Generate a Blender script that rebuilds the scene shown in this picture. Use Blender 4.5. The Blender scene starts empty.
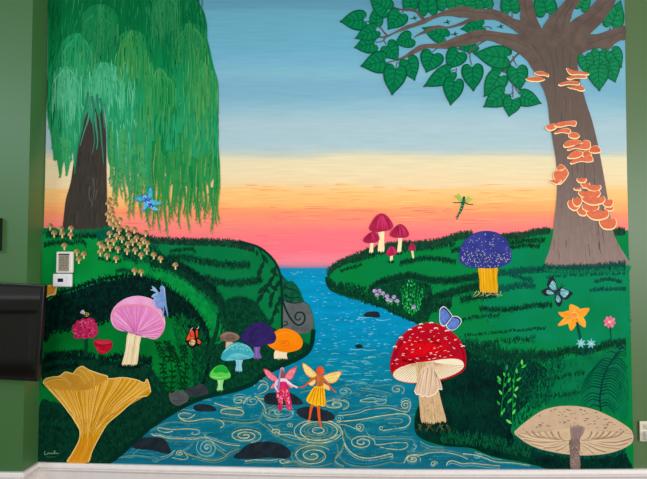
import bpy, math, random
from mathutils import Vector
from mathutils.geometry import tessellate_polygon
C = bpy.context.scene.collection
R = random.Random(7)
# ------------------------------------------------------------------ camera
F = 486.0; PIT = math.radians(2.1); D = 3.0; H = 1.42; STEP = 0.0004
CP, SP = math.cos(PIT), math.sin(PIT)
def W(px, py, off=0.0):
    """point of the photograph -> point on a plane parallel to the mural wall (the wall is y = 0)"""
    x = (px - 323.5) / F; y = (239.5 - py) / F
    dy = CP - y * SP; dz = SP + y * CP
    t = (D - off) / dy
    return Vector((x * t, -off, H + dz * t))
cam = bpy.data.cameras.new('camera'); co = bpy.data.objects.new('camera', cam); C.objects.link(co)
co.location = (0, -D, H); co.rotation_euler = (math.pi / 2 + PIT, 0, 0)
cam.sensor_fit = 'HORIZONTAL'; cam.sensor_width = 36; cam.lens = 36 * F / 647
bpy.context.scene.camera = co
# ------------------------------------------------------------------ materials
def lin(v):
    v /= 255.0
    return v / 12.92 if v <= 0.04045 else ((v + 0.055) / 1.055) ** 2.4
def rgba(c): return (lin(c[0]), lin(c[1]), lin(c[2]), 1)
_m = {}
def nd(nt, t, **k):
    n = nt.nodes.new(t)
    for a, b in k.items(): setattr(n, a, b)
    return n
def base(name, rough=0.6, spec=0.03):
    m = bpy.data.materials.new(name); m.use_nodes = True
    b = m.node_tree.nodes['Principled BSDF']
    b.inputs['Roughness'].default_value = rough
    b.inputs['Specular IOR Level'].default_value = spec
    return m, m.node_tree, b
def noise(nt, scale, detail=4, stretch=(1, 1, 1)):
    g = nd(nt, 'ShaderNodeNewGeometry'); mp = nd(nt, 'ShaderNodeMapping'); mp.inputs['Scale'].default_value = stretch
    nt.links.new(g.outputs['Position'], mp.inputs['Vector'])
    n = nd(nt, 'ShaderNodeTexNoise'); n.inputs['Scale'].default_value = scale; n.inputs['Detail'].default_value = detail
    nt.links.new(mp.outputs[0], n.inputs['Vector'])
    return n.outputs['Fac']
def mrange(nt, s, a, b, c, d):
    r = nd(nt, 'ShaderNodeMapRange'); nt.links.new(s, r.inputs[0])
    for i, v in enumerate((a, b, c, d)): r.inputs[i + 1].default_value = v
    return r.outputs[0]
def scaled(nt, colsock, fac):
    v = nd(nt, 'ShaderNodeVectorMath', operation='SCALE'); nt.links.new(colsock, v.inputs[0]); nt.links.new(fac, v.inputs['Scale'])
    return v.outputs[0]
def M(c, var=0.10, scale=18, stretch=(1, 1, 1), rough=0.6, spec=0.03):
    """matt paint of one colour with uneven brush coverage"""
    k = (tuple(c), var, scale, stretch, rough, spec)
    if k in _m: return _m[k]
    m, nt, b = base('paint_%d_%d_%d' % tuple(c), rough, spec)
    col = nd(nt, 'ShaderNodeRGB'); col.outputs[0].default_value = rgba(c)
    f = mrange(nt, noise(nt, scale, 4, stretch), 0.3, 0.7, 1 - var, 1 + var)
    nt.links.new(scaled(nt, col.outputs[0], f), b.inputs['Base Color'])
    _m[k] = m; return m
def M2(c1, c2, lo=0.4, hi=0.6, scale=8, stretch=(1, 1, 1), detail=6):
    """two paints blotched into each other"""
    k = (tuple(c1), tuple(c2), lo, hi, scale, stretch)
    if k in _m: return _m[k]
    m, nt, b = base('blotched_%d_%d_%d' % tuple(c1))
    f = mrange(nt, noise(nt, scale, detail, stretch), lo, hi, 0, 1)
    mx = nd(nt, 'ShaderNodeMix', data_type='RGBA'); nt.links.new(f, mx.inputs[0])
    mx.inputs[6].default_value = rgba(c1); mx.inputs[7].default_value = rgba(c2)
    nt.links.new(mx.outputs[2], b.inputs['Base Color'])
    _m[k] = m; return m
def MR(name, stops, amp=0.03, nscale=3, stretch=(0.35, 1, 6), var=0.05, fine=25, fstretch=(0.2, 1, 3)):
    """paint blended through several colours up the wall; stops are (height in the photograph, colour)"""
    if name in _m: return _m[name]
    m, nt, b = base(name)
    z0 = W(323, stops[-1][0]).z; z1 = W(323, stops[0][0]).z
    g = nd(nt, 'ShaderNodeNewGeometry'); s = nd(nt, 'ShaderNodeSeparateXYZ'); nt.links.new(g.outputs['Position'], s.inputs[0])
    t = mrange(nt, s.outputs['Z'], z0, z1, 0, 1)
    d = mrange(nt, noise(nt, nscale, 5, stretch), 0.25, 0.75, -amp, amp)
    ad = nd(nt, 'ShaderNodeMath', operation='ADD'); nt.links.new(t, ad.inputs[0]); nt.links.new(d, ad.inputs[1])
    r = nd(nt, 'ShaderNodeValToRGB'); nt.links.new(ad.outputs[0], r.inputs[0])
    els = [((W(323, py).z - z0) / (z1 - z0), c) for py, c in stops][::-1]
    e = r.color_ramp.elements
    e[0].position = els[0][0]; e[0].color = rgba(els[0][1]); e[1].position = els[-1][0]; e[1].color = rgba(els[-1][1])
    for p, c in els[1:-1]:
        q = e.new(p); q.color = rgba(c)
    f = mrange(nt, noise(nt, fine, 4, fstretch), 0.3, 0.7, 1 - var, 1 + var)
    nt.links.new(scaled(nt, r.outputs[0], f), b.inputs['Base Color'])
    _m[name] = m; return m
# ------------------------------------------------------------------ drawing kit
def smooth(p, closed=True, n=5):
    L = len(p); out = []
    if L < 3: return list(p)
    rng = range(L) if closed else range(L - 1)
    for i in rng:
        if closed: a, b, c, d = p[i - 1], p[i], p[(i + 1) % L], p[(i + 2) % L]
        else: a, b, c, d = p[max(i - 1, 0)], p[i], p[i + 1], p[min(i + 2, L - 1)]
        for k in range(n):
            t = k / n; t2 = t * t; t3 = t2 * t
            out.append(tuple(0.5 * (2 * b[j] + (c[j] - a[j]) * t + (2 * a[j] - 5 * b[j] + 4 * c[j] - d[j]) * t2 + (3 * b[j] - a[j] - 3 * c[j] + d[j]) * t3) for j in (0, 1)))
    if not closed: out.append(tuple(p[-1]))
    return out
def ell(cx, cy, rx, ry, rot=0, n=20):
    c, s = math.cos(rot), math.sin(rot)
    return [(cx + rx * math.cos(a) * c - ry * math.sin(a) * s, cy + rx * math.cos(a) * s + ry * math.sin(a) * c) for a in [2 * math.pi * i / n for i in range(n)]]
def inset(poly, k, c=None):
    cx = sum(p[0] for p in poly) / len(poly) if c is None else c[0]; cy = sum(p[1] for p in poly) / len(poly) if c is None else c[1]
    return [(cx + (x - cx) * k, cy + (y - cy) * k) for x, y in poly]
def inside(p, poly):
    x, y = p; r = False; j = len(poly) - 1
    for i in range(len(poly)):
        xi, yi = poly[i]; xj, yj = poly[j]
        if (yi > y) != (yj > y) and x < (xj - xi) * (y - yi) / (yj - yi) + xi: r = not r
        j = i
    return r
def scatter(poly, n):
    xs = [p[0] for p in poly]; ys = [p[1] for p in poly]; out = []; tries = 0
    while len(out) < n and tries < n * 40:
        tries += 1
        q = (R.uniform(min(xs), max(xs)), R.uniform(min(ys), max(ys)))
        if inside(q, poly): out.append(q)
    return out
CLIP = None
class Art:
    """one painted piece: polygons and brush strokes at thin paint layers over the wall"""
    n = 0
    def __init__(s, lev):
        Art.n += 1; s.lev = lev + (Art.n * 0.618034 % 1) * 0.12; s.v = []; s.f = []; s.mi = []; s.mats = []; s.k = 0
    def _m(s, m):
        if isinstance(m, tuple): m = M(m)
        if m not in s.mats: s.mats.append(m)
        return s.mats.index(m)
    def poly(s, pts, m, sm=True, up=None, n=5):
        if sm: pts = smooth(pts, True, n)
        s.k += 1
        off = (s.lev if up is None else s.lev + up) * STEP + (s.k if s.k < 400 else 400 + s.k * 37 % 499) * 1.9e-7
        b = len(s.v); s.v += [W(x, y, off) for x, y in pts]; i = s._m(m)
        for t in tessellate_polygon([[Vector((x, -y, 0)) for x, y in pts]]):
            a, b1, c1 = t
            p, q, r = pts[a], pts[b1], pts[c1]
            if (q[0] - p[0]) * (r[1] - p[1]) - (q[1] - p[1]) * (r[0] - p[0]) > 0: b1, c1 = c1, b1
            s.f.append((b + a, b + b1, b + c1)); s.mi.append(i)
        return s
    def stroke(s, pts, w, m, w1=None, sm=True, up=0.5, n=4, belly=False):
        if sm and len(pts) > 2: pts = smooth(pts, False, n)
        if len(pts) < 2: return s
        w1 = w if w1 is None else w1
        s.k += 1
        off = (s.lev + up) * STEP + (s.k if s.k < 400 else 400 + s.k * 37 % 499) * 1.9e-7
        b = len(s.v); i = s._m(m); L = len(pts)
        for j, p in enumerate(pts):
            a = pts[max(j - 1, 0)]; c = pts[min(j + 1, L - 1)]
            dx, dy = c[0] - a[0], c[1] - a[1]; l = math.hypot(dx, dy) or 1
            t = j / (L - 1); h = (w + (w1 - w) * t) / 2
            if belly: h *= math.sin(math.pi * (0.08 + 0.84 * t)) 
            nx, ny = -dy / l * h, dx / l * h
            s.v += [W(p[0] + nx, p[1] + ny, off), W(p[0] - nx, p[1] - ny, off)]
        for j in range(L - 1):
            q = b + 2 * j; s.f.append((q, q + 2, q + 3, q + 1)); s.mi.append(i)
        return s
    def blade(s, x, y, l, m, w=1.1, lean=0.35, up=0.5):
        a = R.uniform(-lean, lean)
        s.stroke([(x, y), (x + a * l * 0.4, y - l * 0.5), (x + a * l, y - l)], w, m, w * 0.25, up=up, n=2)
    def band(s, path, thick, l, m, dens=1.6, w=1.1, lean=0.5, up=0.5):
        if m is globals().get('DK') and l > 1: s.band(path, thick * 1.5 + .6, l * .8, DKM, dens * .8, w, lean, up - .2)
        path = smooth(path, False, 6)
        l *= .8; dens *= 1.35; w *= .85
        for a, c in zip(path, path[1:]):
            d = math.hypot(c[0] - a[0], c[1] - a[1]); n = d * dens; n = int(n) + (R.random() < n % 1)
            for _ in range(n):
                t = R.random()
                s.blade(a[0] + (c[0] - a[0]) * t, a[1] + (c[1] - a[1]) * t + R.uniform(-thick, thick), l * R.uniform(0.6, 1.3), m, w, lean, up)
    def fringe(s, poly, m, l=4, dens=0.8, w=1.2, up=0.5):
        """bristly edge all round an area"""
        poly = smooth(poly, True, 5)
        for a, c in zip(poly, poly[1:] + poly[:1]):
            d = math.hypot(c[0] - a[0], c[1] - a[1]); n = d * dens; n = int(n) + (R.random() < n % 1)
            for _ in range(n):
                t = R.random(); x = a[0] + (c[0] - a[0]) * t; y = a[1] + (c[1] - a[1]) * t
                s.blade(x, y + l * R.uniform(0.4, 0.85), l * R.uniform(0.7, 1.3), m, w, 0.7, up)
    def speckle(s, poly, n, m, l=3, w=0.9, up=0.6, lean=0.8):
        for x, y in scatter(smooth(poly, True, 4), n): s.blade(x, y, l * R.uniform(0.5, 1.3), m, w, lean, up)
    def build(s, name, parent=None, label=None, origin=None, kind=None):
        me = bpy.data.meshes.new(name)
        o0 = Vector(parent['_o']) if parent is not None and '_o' in parent else (Vector(origin) if origin is not None else Vector((0, 0, 0)))
        me.from_pydata([v - o0 for v in s.v], [], s.f)
        for m in s.mats: me.materials.append(m)
        me.polygons.foreach_set('material_index', s.mi); me.update()
        o = bpy.data.objects.new(name, me); C.objects.link(o)
        if parent is not None: o.parent = parent; o['_o'] = tuple(o0)
        else: o.location = o0
        if label: o['label'] = label
        if kind: o['kind'] = kind
        return o
def thing(name, label, cat, px, py, group=None, off=0.0):
    e = bpy.data.objects.new(name, None); C.objects.link(e); e.location = W(px, py, off); e.empty_display_size = 0.02
    e['label'] = label; e['category'] = cat; e['_o'] = tuple(e.location)
    if group: e['group'] = group
    return e
def tag(o, label, cat, group=None):
    o['label'] = label; o['category'] = cat
    if group: o['group'] = group
    return o
def dup(root, px0, py0, px, py, label, group=None):
    r = root.copy(); C.objects.link(r); r.location = root.location + W(px, py) - W(px0, py0); r['label'] = label
    if group: r['group'] = group
    for ch in list(root.children):
        c = ch.copy(); C.objects.link(c); c.parent = r
        for g in list(ch.children):
            d = g.copy(); C.objects.link(d); d.parent = c
    return r
def sub(o, parent):                                   # a sub-part keeps the frame of the thing
    o.parent = parent; return o
# ------------------------------------------------------------------ the room
def box(bm, x0, x1, y0, y1, z0, z1, bev=0):
    import bmesh
    g = bmesh.ops.create_cube(bm, size=1)
    for v in g['verts']:
        v.co = Vector((x0 + (v.co.x + .5) * (x1 - x0), y0 + (v.co.y + .5) * (y1 - y0), z0 + (v.co.z + .5) * (z1 - z0)))
    if bev:
        es = list({e for v in g['verts'] for e in v.link_edges})
        bmesh.ops.bevel(bm, geom=es, offset=bev, segments=3, affect='EDGES', profile=0.5)
import bmesh
def solid(name, m, fn, parent=None, loc=(0, 0, 0), rot=(0, 0, 0), kind=None):
    bm = bmesh.new(); fn(bm); me = bpy.data.meshes.new(name); bm.to_mesh(me); bm.free()
    me.materials.append(m); o = bpy.data.objects.new(name, me); C.objects.link(o)
    if parent is not None: o.parent = parent
    o.location = loc; o.rotation_euler = rot
    if kind: o['kind'] = kind
    return o
XL = -1.7336; YF = -0.155
GREEN = M((78, 106, 63), 0.03, 60, rough=0.42, spec=0.5)
GREENL = M((64, 106, 58), 0.03, 60, rough=0.42, spec=0.5)
WHITE = M((230, 220, 218), 0.03, 30, rough=0.35, spec=0.4)
solid('wall_back', GREEN, lambda b: box(b, XL - 0.1, 3.0, 0, 0.12, 0, 3.3), kind='structure')
solid('wall_left', GREENL, lambda b: box(b, -4.2, XL, YF, 0.0, 0, 3.3), kind='structure')
solid('floor', M((92, 66, 46), 0.25, 6, (1, 8, 1), rough=0.35, spec=0.3), lambda b: box(b, -6.5, 3.0, -6, 0.1, -0.05, 0), kind='structure')
def skirting(name, path, m):
    """moulded board: path is (x, y, top height, outward x, outward y)"""
    prof = [(0.0, 0.0), (0.016, 0.0), (0.020, -0.006), (0.024, -0.018), (0.025, -0.022), (0.014, -0.024), (0.013, -0.030), (0.024, -0.033), (0.025, -0.036), (0.021, -0.044), (0.018, -0.050)]
    vs = []; fs = []; n = len(prof) + 1
    for x, y, z, ox, oy in path:
        for d, h in prof: vs.append((x + ox * d, y + oy * d, z + h))
        vs.append((x + ox * 0.006, y + oy * 0.006, 0))
    for i in range(len(path) - 1):
        for j in range(n - 1):
            a = i * n + j; fs.append((a, a + 1, a + n + 1, a + n))
    me = bpy.data.meshes.new(name); me.from_pydata(vs, [], fs); me.materials.append(m); me.update()
    o = bpy.data.objects.new(name, me); C.objects.link(o); o['kind'] = 'structure'; return o
bb = []
for px, py in [(38, 461.5), (70, 462.3), (110, 463.3), (160, 464.6), (240, 466.4), (300, 467.7), (400, 468.9), (520, 469), (600, 468.6), (660, 468.3)]:
    q = W(px, py); bb.append((q.x, 0, q.z, 0, -1))
bb.append((3.0, 0, bb[-1][2], 0, -1))
skirting('baseboard_back', bb, WHITE)
zi = bb[0][2]
skirting('baseboard_left', [(XL, 0, zi, 1, 0), (XL, YF, 0.188, 1, -1), (-4.2, YF, 0.19, 0, -1)], WHITE)
# television on the green pier
BLK = M((14, 15, 16), 0.05, 30, rough=0.3, spec=0.4)
SCR = M((10, 11, 11), 0.0, 30, rough=0.05, spec=0.9)
tvy = 0.235
a = W(45.8, 286.8, tvy); b_ = W(42.2, 383.5, tvy)
hgt = (a - b_).length; wid = 0.92
e = bpy.data.objects.new('television', None); C.objects.link(e)
e.location = (a + b_) / 2 + Vector((-wid / 2 - 0.016, 0, 0.034)); e.rotation_euler = (0, math.radians(3.0), 0)
tag(e, 'black flat-screen television on the green wall at the left edge', 'television')
solid('housing', BLK, lambda b: box(b, -wid / 2, wid / 2, 0.0, 0.032, -hgt / 2, hgt / 2, 0.004), e)
solid('screen', SCR, lambda b: box(b, -wid / 2 + 0.02, wid / 2 - 0.02, -0.0015, 0.004, -hgt / 2 + 0.022, hgt / 2 - 0.02), e)
solid('bracket', BLK, lambda b: box(b, -0.45, 0.20, 0.032, 0.0804, -0.12, 0.12), e)
# dark fixture at the left edge of the picture
q = W(1.0, 234, 0.2)
e = bpy.data.objects.new('wall_fixture', None); C.objects.link(e); e.location = (q.x - 0.07, YF, q.z)
tag(e, 'dark fixture on the green wall, cut off by the left edge above the television', 'wall fixture')
solid('housing', BLK, lambda b: box(b, -0.05, 0.05, -0.045, 0, -0.096, 0.096, 0.006), e)
# two wall controls
PLA = M((226, 222, 230), 0.02, 30, rough=0.35, spec=0.4); PLC = M((222, 214, 208), 0.02, 30, rough=0.35, spec=0.4)
def onwall(name, px, py, label, cat):
    e = bpy.data.objects.new(name, None); C.objects.link(e); e.location = W(px, py, 0.0094); tag(e, label, cat); return e
e = onwall('thermostat', 63.6, 280.2, 'white thermostat with a small dark display, below the taller control panel', 'thermostat'); e.location.y = -0.0086
solid('body', PLA, lambda b: box(b, -0.058, 0.058, -0.020, 0, -0.040, 0.040, 0.007), e)
solid('display', M((22, 24, 26), 0.02, 30, rough=0.2, spec=0.4), lambda b: box(b, -0.026, 0.008, -0.0215, -0.018, -0.010, 0.012, 0.001), e)
for k in range(3): solid('button', PLC, lambda b: box(b, 0.026, 0.040, -0.0225, -0.018, -0.018 + k * 0.014, -0.010 + k * 0.014, 0.001), e)
e = onwall('control_panel', 66, 262.3, 'taller white control panel with a grey instruction label, above the thermostat', 'control panel')
solid('body', PLC, lambda b: box(b, -0.050, 0.052, -0.024, 0, -0.066, 0.066, 0.008), e)
cv = solid('label_plate', M((150, 138, 122), 0.25, 90, (1, 1, 3)), lambda b: box(b, -0.032, 0.031, -0.0255, -0.022, -0.054, 0.046), e)
solid('slot', M((40, 38, 36)), lambda b: box(b, -0.033, 0.032, -0.0262, -0.022, 0.046, 0.053), e)
ink = M((92, 82, 74), 0.1, 60)
def lines(b):
    r = random.Random(3)
    for k in range(9):
        z = 0.036 - k * 0.0095; x = -0.026
        while x < 0.022:
            l = r.uniform(0.006, 0.016); box(b, x, min(x + l, 0.026), -0.0262, -0.025, z, z + 0.003); x += l + r.uniform(0.003, 0.01)
solid('printed_lines', ink, lines, e)
# socket at the right edge
e = onwall('wall_socket', 645.2, 431.0, 'cream wall socket with a white plug, on the green wall at the right edge', 'socket')
solid('plate', M((222, 212, 192), 0.02, 30, rough=0.4, spec=0.3), lambda b: box(b, -0.036, 0.036, -0.007, 0, -0.060, 0.060, 0.003), e)
def face(b):
    for z in (0.028,): box(b, -0.017, 0.017, -0.0095, -0.006, z - 0.017, z + 0.017, 0.003)
solid('outlet_face', M((206, 194, 172)), face, e)
def slots(b):
    for z in (0.028,):
        for x in (-0.008, 0.006): box(b, x, x + 0.003, -0.0102, -0.009, z - 0.004, z + 0.007)
        box(b, -0.002, 0.003, -0.0102, -0.009, z - 0.013, z - 0.008)
solid('slot', M((50, 44, 40)), slots, e)
def plug(b):
    box(b, -0.015, 0.022, -0.040, -0.009, -0.048, 0.004, 0.009)
pl = solid('plug', M((236, 232, 228), 0.02, 30, rough=0.3, spec=0.4), plug, e); pl['label'] = 'white plug in the lower outlet'
# sideboard across the room: seen only as a reflection in the television
e = bpy.data.objects.new('sideboard', None); C.objects.link(e); e.location = (-4.45, -3.85, 0); e.rotation_euler = (0, 0, math.pi)
tag(e, 'pale sideboard with a barn door, reflected in the television', 'sideboard')
SB = M((232, 230, 226), 0.05); IR = M((25, 25, 25))
solid('body', SB, lambda b: (box(b, -0.9, 0.9, -0.2, 0.2, 0.08, 0.86, 0.005), box(b, -0.94, 0.94, -0.22, 0.22, 0.86, 0.90, 0.005)), e)
solid('rail', IR, lambda b: box(b, -0.85, 0.85, -0.235, -0.225, 0.72, 0.75), e)
for x in (-0.75, 0.05):
    dr = solid('door', SB, lambda b: (box(b, x, x + 0.62, -0.222, -0.202, 0.12, 0.70), box(b, x + 0.04, x + 0.58, -0.226, -0.22, 0.16, 0.20), box(b, x + 0.04, x + 0.58, -0.226, -0.22, 0.62, 0.66)), e)
    sub(solid('handle', IR, lambda b: box(b, x + 0.54, x + 0.56, -0.245, -0.222, 0.34, 0.48)), dr)
for x in (-0.84, 0.78): solid('leg', SB, lambda b: box(b, x, x + 0.06, -0.18, 0.18, 0, 0.08), e)
# ------------------------------------------------------------------ light
w = bpy.data.worlds.new('daylight'); bpy.context.scene.world = w; w.use_nodes = True
w.node_tree.nodes['Background'].inputs[0].default_value = (1.0, 0.985, 0.96, 1); w.node_tree.nodes['Background'].inputs[1].default_value = 0.5
def area(name, loc, rot, sx, sy, en, col):
    l = bpy.data.lights.new(name, 'AREA'); l.shape = 'RECTANGLE'; l.size = sx; l.size_y = sy; l.energy = en; l.color = col
    o = bpy.data.objects.new(name, l); C.objects.link(o); o.location = loc; o.rotation_euler = rot; return o
area('window_fill_light', (2.4, -4.6, 1.5), (math.pi / 2, 0, math.radians(14)), 1.6, 1.2, 70, (1, 0.99, 0.97))
area('window_fill_light', (-1.2, -5.0, 1.7), (math.pi / 2, 0, math.radians(-6)), 1.6, 1.2, 110, (1, 0.99, 0.97))  # unseen lamp added to lift the left side of the wall
area('window_fill_light', (5.0, -4.6, 2.0), (math.pi / 2, 0, math.radians(45)), 1.6, 1.4, 170, (0.95, 1, 0.98))
area('window_fill_light', (-4.6, -4.4, 3.3), (math.radians(62), 0, math.radians(-42)), 1.8, 1.0, 105, (0.74, 0.98, 1))
area('window_fill_light', (9.0, -1.5, 1.7), (math.pi / 2, 0, math.radians(90)), 1.6, 1.6, 340, (0.97, 1, 0.95))  # unseen lamp added to brighten the pier's side face; no window there
area('ceiling_light', (0.3, -2.6, 3.2), (math.radians(28), 0, 0), 1.2, 0.6, 22, (1, 0.95, 0.88))
vs = bpy.context.scene.view_settings
vs.view_transform = 'Standard'; vs.look = 'None'; vs.gamma = 1; vs.use_curve_mapping = False; vs.exposure = -0.62
# ------------------------------------------------------------------ painted backdrop
mural = thing('mural_backdrop', 'painted sunset sky, stream and two grassy banks covering the wall', 'mural', 336, 467)
EL = [(49.2, -25), (48.3, 0), (47.2, 60), (46.4, 120), (44.8, 190), (43.4, 240), (42, 300), (40.6, 360), (38.4, 463)]
ER = [(634, 469), (632.5, 400), (630.5, 320), (628.5, 240), (627, 170), (625.7, 90), (624.4, 0), (624, -25)]
def edgeL(y):
    for (x0, y0), (x1, y1) in zip(EL, EL[1:]):
        if y0 <= y <= y1: return x0 + (x1 - x0) * (y - y0) / (y1 - y0)
    return EL[-1][0]
def edgeR(y):
    for (x0, y0), (x1, y1) in zip(ER, ER[1:]):
        if y1 <= y <= y0: return x0 + (x1 - x0) * (y - y0) / (y1 - y0)
    return ER[0][0]
SKY = MR('sky_paint', [(-25, (90, 144, 170)), (0, (92, 148, 173)), (9, (95, 152, 177)), (11, (102, 162, 186)), (32, (104, 168, 192)), (50, (108, 171, 197)), (60, (115, 174, 201)), (74, (128, 182, 202)), (84, (122, 174, 200)), (96, (126, 176, 199)),
    (110, (150, 190, 206)), (125, (171, 196, 207)), (138, (170, 198, 208)), (149.5, (178, 200, 206)), (154.5, (200, 206, 192)), (157.5, (232, 218, 182)), (170, (238, 219, 178)), (184, (242, 214, 170)), (189, (250, 202, 136)), (198, (253, 194, 122)), (206, (255, 180, 112)),
    (212, (255, 154, 108)), (222, (255, 142, 122)), (234, (254, 122, 128)), (250, (254, 116, 135)), (260, (250, 132, 148)), (265, (222, 132, 152)), (268, (150, 124, 166))], amp=0.012)
s = Art(2)
for y in range(0, 270, 15):
    y0 = -25 if y == 0 else y; y1 = min(y + 15, 269)
    s.poly([(edgeL(y0), y0), (edgeR(y0), y0), (edgeR(y1), y1), (edgeL(y1), y1)], SKY, sm=False)
s.build('sky', mural)
SKS = [(0, (92, 148, 173)), (32, (104, 168, 192)), (60, (115, 174, 201)), (96, (126, 176, 199)), (125, (171, 196, 207)), (148, (178, 200, 206)), (156, (232, 218, 182)), (182, (242, 214, 170)), (188, (250, 202, 136)), (206, (255, 180, 112)), (212, (255, 154, 108)), (222, (255, 142, 122)), (250, (254, 116, 135)), (268, (222, 132, 152))]
def skyc(y):
    for (a, u), (b, v) in zip(SKS, SKS[1:]):
        if a <= y <= b: return tuple(p + (q - p) * (y - a) / (b - a) for p, q in zip(u, v))
    return SKS[-1][1]
# clouds and sunset streaks brushed on the sky
s = Art(2.5)
for _ in range(380):
    y = R.choice([R.uniform(58, 150), R.uniform(184, 262), R.uniform(184, 225), R.uniform(186, 222)]); x = R.uniform(edgeL(y) + 8, edgeR(y) - 30); l = R.uniform(10, 34)
    if y < 150: c = R.choice([(172, 206, 220), (150, 196, 218), (134, 186, 214), (118, 178, 212)]) if y < 128 else R.choice([(186, 206, 206), (164, 192, 200), (176, 204, 214)])
    elif y < 206: c = R.choice([(255, 212, 128), (250, 208, 140), (255, 164, 94), (252, 182, 100)])
    elif y < 222: c = R.choice([(255, 184, 104), (255, 140, 112), (255, 116, 116), (254, 170, 100), (255, 126, 118)])
    else: c = R.choice([(255, 138, 128), (250, 106, 122), (255, 148, 132), (253, 122, 120)])
    k_ = .5 if y < 180 else 1
    s.stroke([(x, y), (x + l * .5, y + R.uniform(-.8, .8)), (x + l, y + R.uniform(-.6, .6))], R.uniform(.4, 1.0) * (1 if y < 180 else 1.5), M(tuple(int(u * k_ + v * (1 - k_)) for u, v in zip(c, skyc(y))), .03), .2, belly=True)
s.build('cloud_streaks', bpy.data.objects['sky'], kind='stuff')
SEA = MR('stream_paint', [(266, (30, 132, 178)), (272, (2, 142, 188)), (300, (0, 144, 192)), (335, (0, 140, 184)), (365, (0, 132, 164)), (395, (4, 120, 146)), (425, (8, 112, 132)), (470, (16, 106, 130))], amp=0.05, nscale=5, stretch=(.5, 1, 2.5), var=.14, fine=14, fstretch=(.35, 1, 2.4))
s = Art(3)
s.poly([(60, 268), (628, 268), (630, 330), (632.5, 400), (634, 474), (400, 474), (300, 472), (230, 470), (160, 468), (100, 466), (38.2, 466), (41, 350)], SEA, sm=False)
water = s.build('stream', mural)
LB = [(43.5, 228), (60, 229), (75, 231), (92, 229), (108, 227), (120, 229), (135, 234), (150, 238), (180, 240), (215, 241), (235, 242), (250, 243.8), (260, 247.4), (270, 255), (277.4, 264), (281.6, 274), (289, 282), (296, 285), (301, 292), (303, 300), (309, 305), (313, 315), (314.5, 330), (313, 343), (309, 352), (300, 358.5), (287, 364.5), (270, 372), (260, 379), (252, 385), (235, 391), (210, 396.5), (192, 403), (175, 412), (160, 421.5), (150, 428.5), (140, 437.5), (130, 446.5), (120, 455.5), (108, 463.5)]
LBp = LB + [(70, 462.6), (38.4, 462), (40.6, 360), (42, 300)]
RB = [(327, 276), (329, 269), (337, 262.5), (350, 256.5), (370, 250), (385, 245.5), (400, 243), (420, 243), (440, 240), (460, 233), (480, 234), (507, 236), (520, 233), (537, 230), (549, 228.5), (580, 230), (612, 231), (628.3, 230)]
RBp = RB + [(630.5, 320), (632.5, 400), (634, 468), (552, 468.5), (538, 466.8), (521, 462.8), (504, 460), (491, 457), (480, 452.5), (470, 448.8), (460, 447.5), (445, 446.5), (432.5, 444), (422.5, 439.5), (416.5, 432), (414.3, 424), (415, 414), (419, 404), (425, 396), (432, 380), (436, 352), (430, 332), (420, 323.2), (407, 317.5), (395, 312.5), (385, 307.5), (372, 303), (360, 299), (345, 294.8), (333, 290), (328, 284)]
def straight(p): return p
CLR = dict(dark=(4, 60, 48), darker=(6, 44, 40), rim=(18, 62, 46), mid=(6, 116, 60), br=(8, 138, 62), lt=(14, 148, 70))
G1 = M2((0, 124, 54), (2, 128, 70), .35, .65, 3)
G2 = M2((0, 106, 54), (2, 118, 60), .35, .65, 6)
DK = M2((2, 44, 32), (6, 60, 40), .38, .62, 28)
DKM = M2((2, 74, 42), (4, 92, 50), .38, .62, 28)
DKN = M2((0, 24, 20), (2, 38, 32), .38, .62, 30)
DKG = M2((0, 50, 34), (4, 70, 42), .36, .64, 34)
BR = M2((0, 104, 38), (0, 124, 50), .35, .65, 5)
BRT = M2((0, 128, 52), (4, 144, 62), .35, .65, 5)
LT = M2((2, 150, 62), (2, 118, 56), .35, .65, 24)
# ---- left bank
s = Art(8)
s.poly(smooth(LB, False, 3) + [(104, 467), (38.2, 466), (40.6, 360), (42, 300)], G2, sm=False)
s.stroke([(x - 1, y - .6) for x, y in LB[LB.index((314.5, 330)):]], 4.4, M((2, 46, 34), .1), 4.4, up=4)
lbank = s.build('grassy_bank', mural, 'left bank, rising to the willow')
def area_part(lev, name, parent, polys, m, fr=4, dens=.9, w=1.3, specks=()):
    a = Art(lev)
    for p in polys:
        a.poly(p, m)
        if fr: a.fringe(p, m, fr, dens, w)
    for p, n, c, l in specks: a.speckle(p, n, c, l)
    return a.build(name, parent, kind='stuff')
brt = [(43.5, 231), (75, 236), (108, 236), (128, 252), (122, 262), (140, 268), (120, 277), (98, 281), (75, 289), (55, 294), (43, 296)]
area_part(8.6, 'bright_grass', lbank, [[(46, 330), (66, 328), (84, 324), (112, 318), (150, 316), (176, 318), (188, 332), (192, 352), (191, 372), (188, 384), (170, 392), (150, 384), (120, 372), (90, 356), (62, 352), (42, 352)], [(42, 382), (52, 386), (66, 404), (60, 412), (40, 408)]], BR, 3, .5)
area_part(8.7, 'bright_grass', lbank, [brt], BRT, 3, .5)
area_part(8.8, 'upper_grass', lbank, [[(150, 242), (215, 246), (250, 252), (266, 264), (276, 284), (278, 318), (262, 322), (252, 304), (228, 296), (214, 284), (196, 272), (176, 262), (150, 252)]], M2((0, 112, 60), (4, 120, 66), .35, .65, 8), 3, .5)
area_part(9.0, 'light_grass_slope', lbank, [[(122, 262), (140, 264), (158, 268), (176, 275), (192, 286), (205, 300), (216, 316), (223, 330), (224, 338), (214, 342), (210, 332), (203, 318), (190, 302), (176, 291), (158, 281), (140, 275), (122, 274)]], LT, 3, 1)
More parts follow.
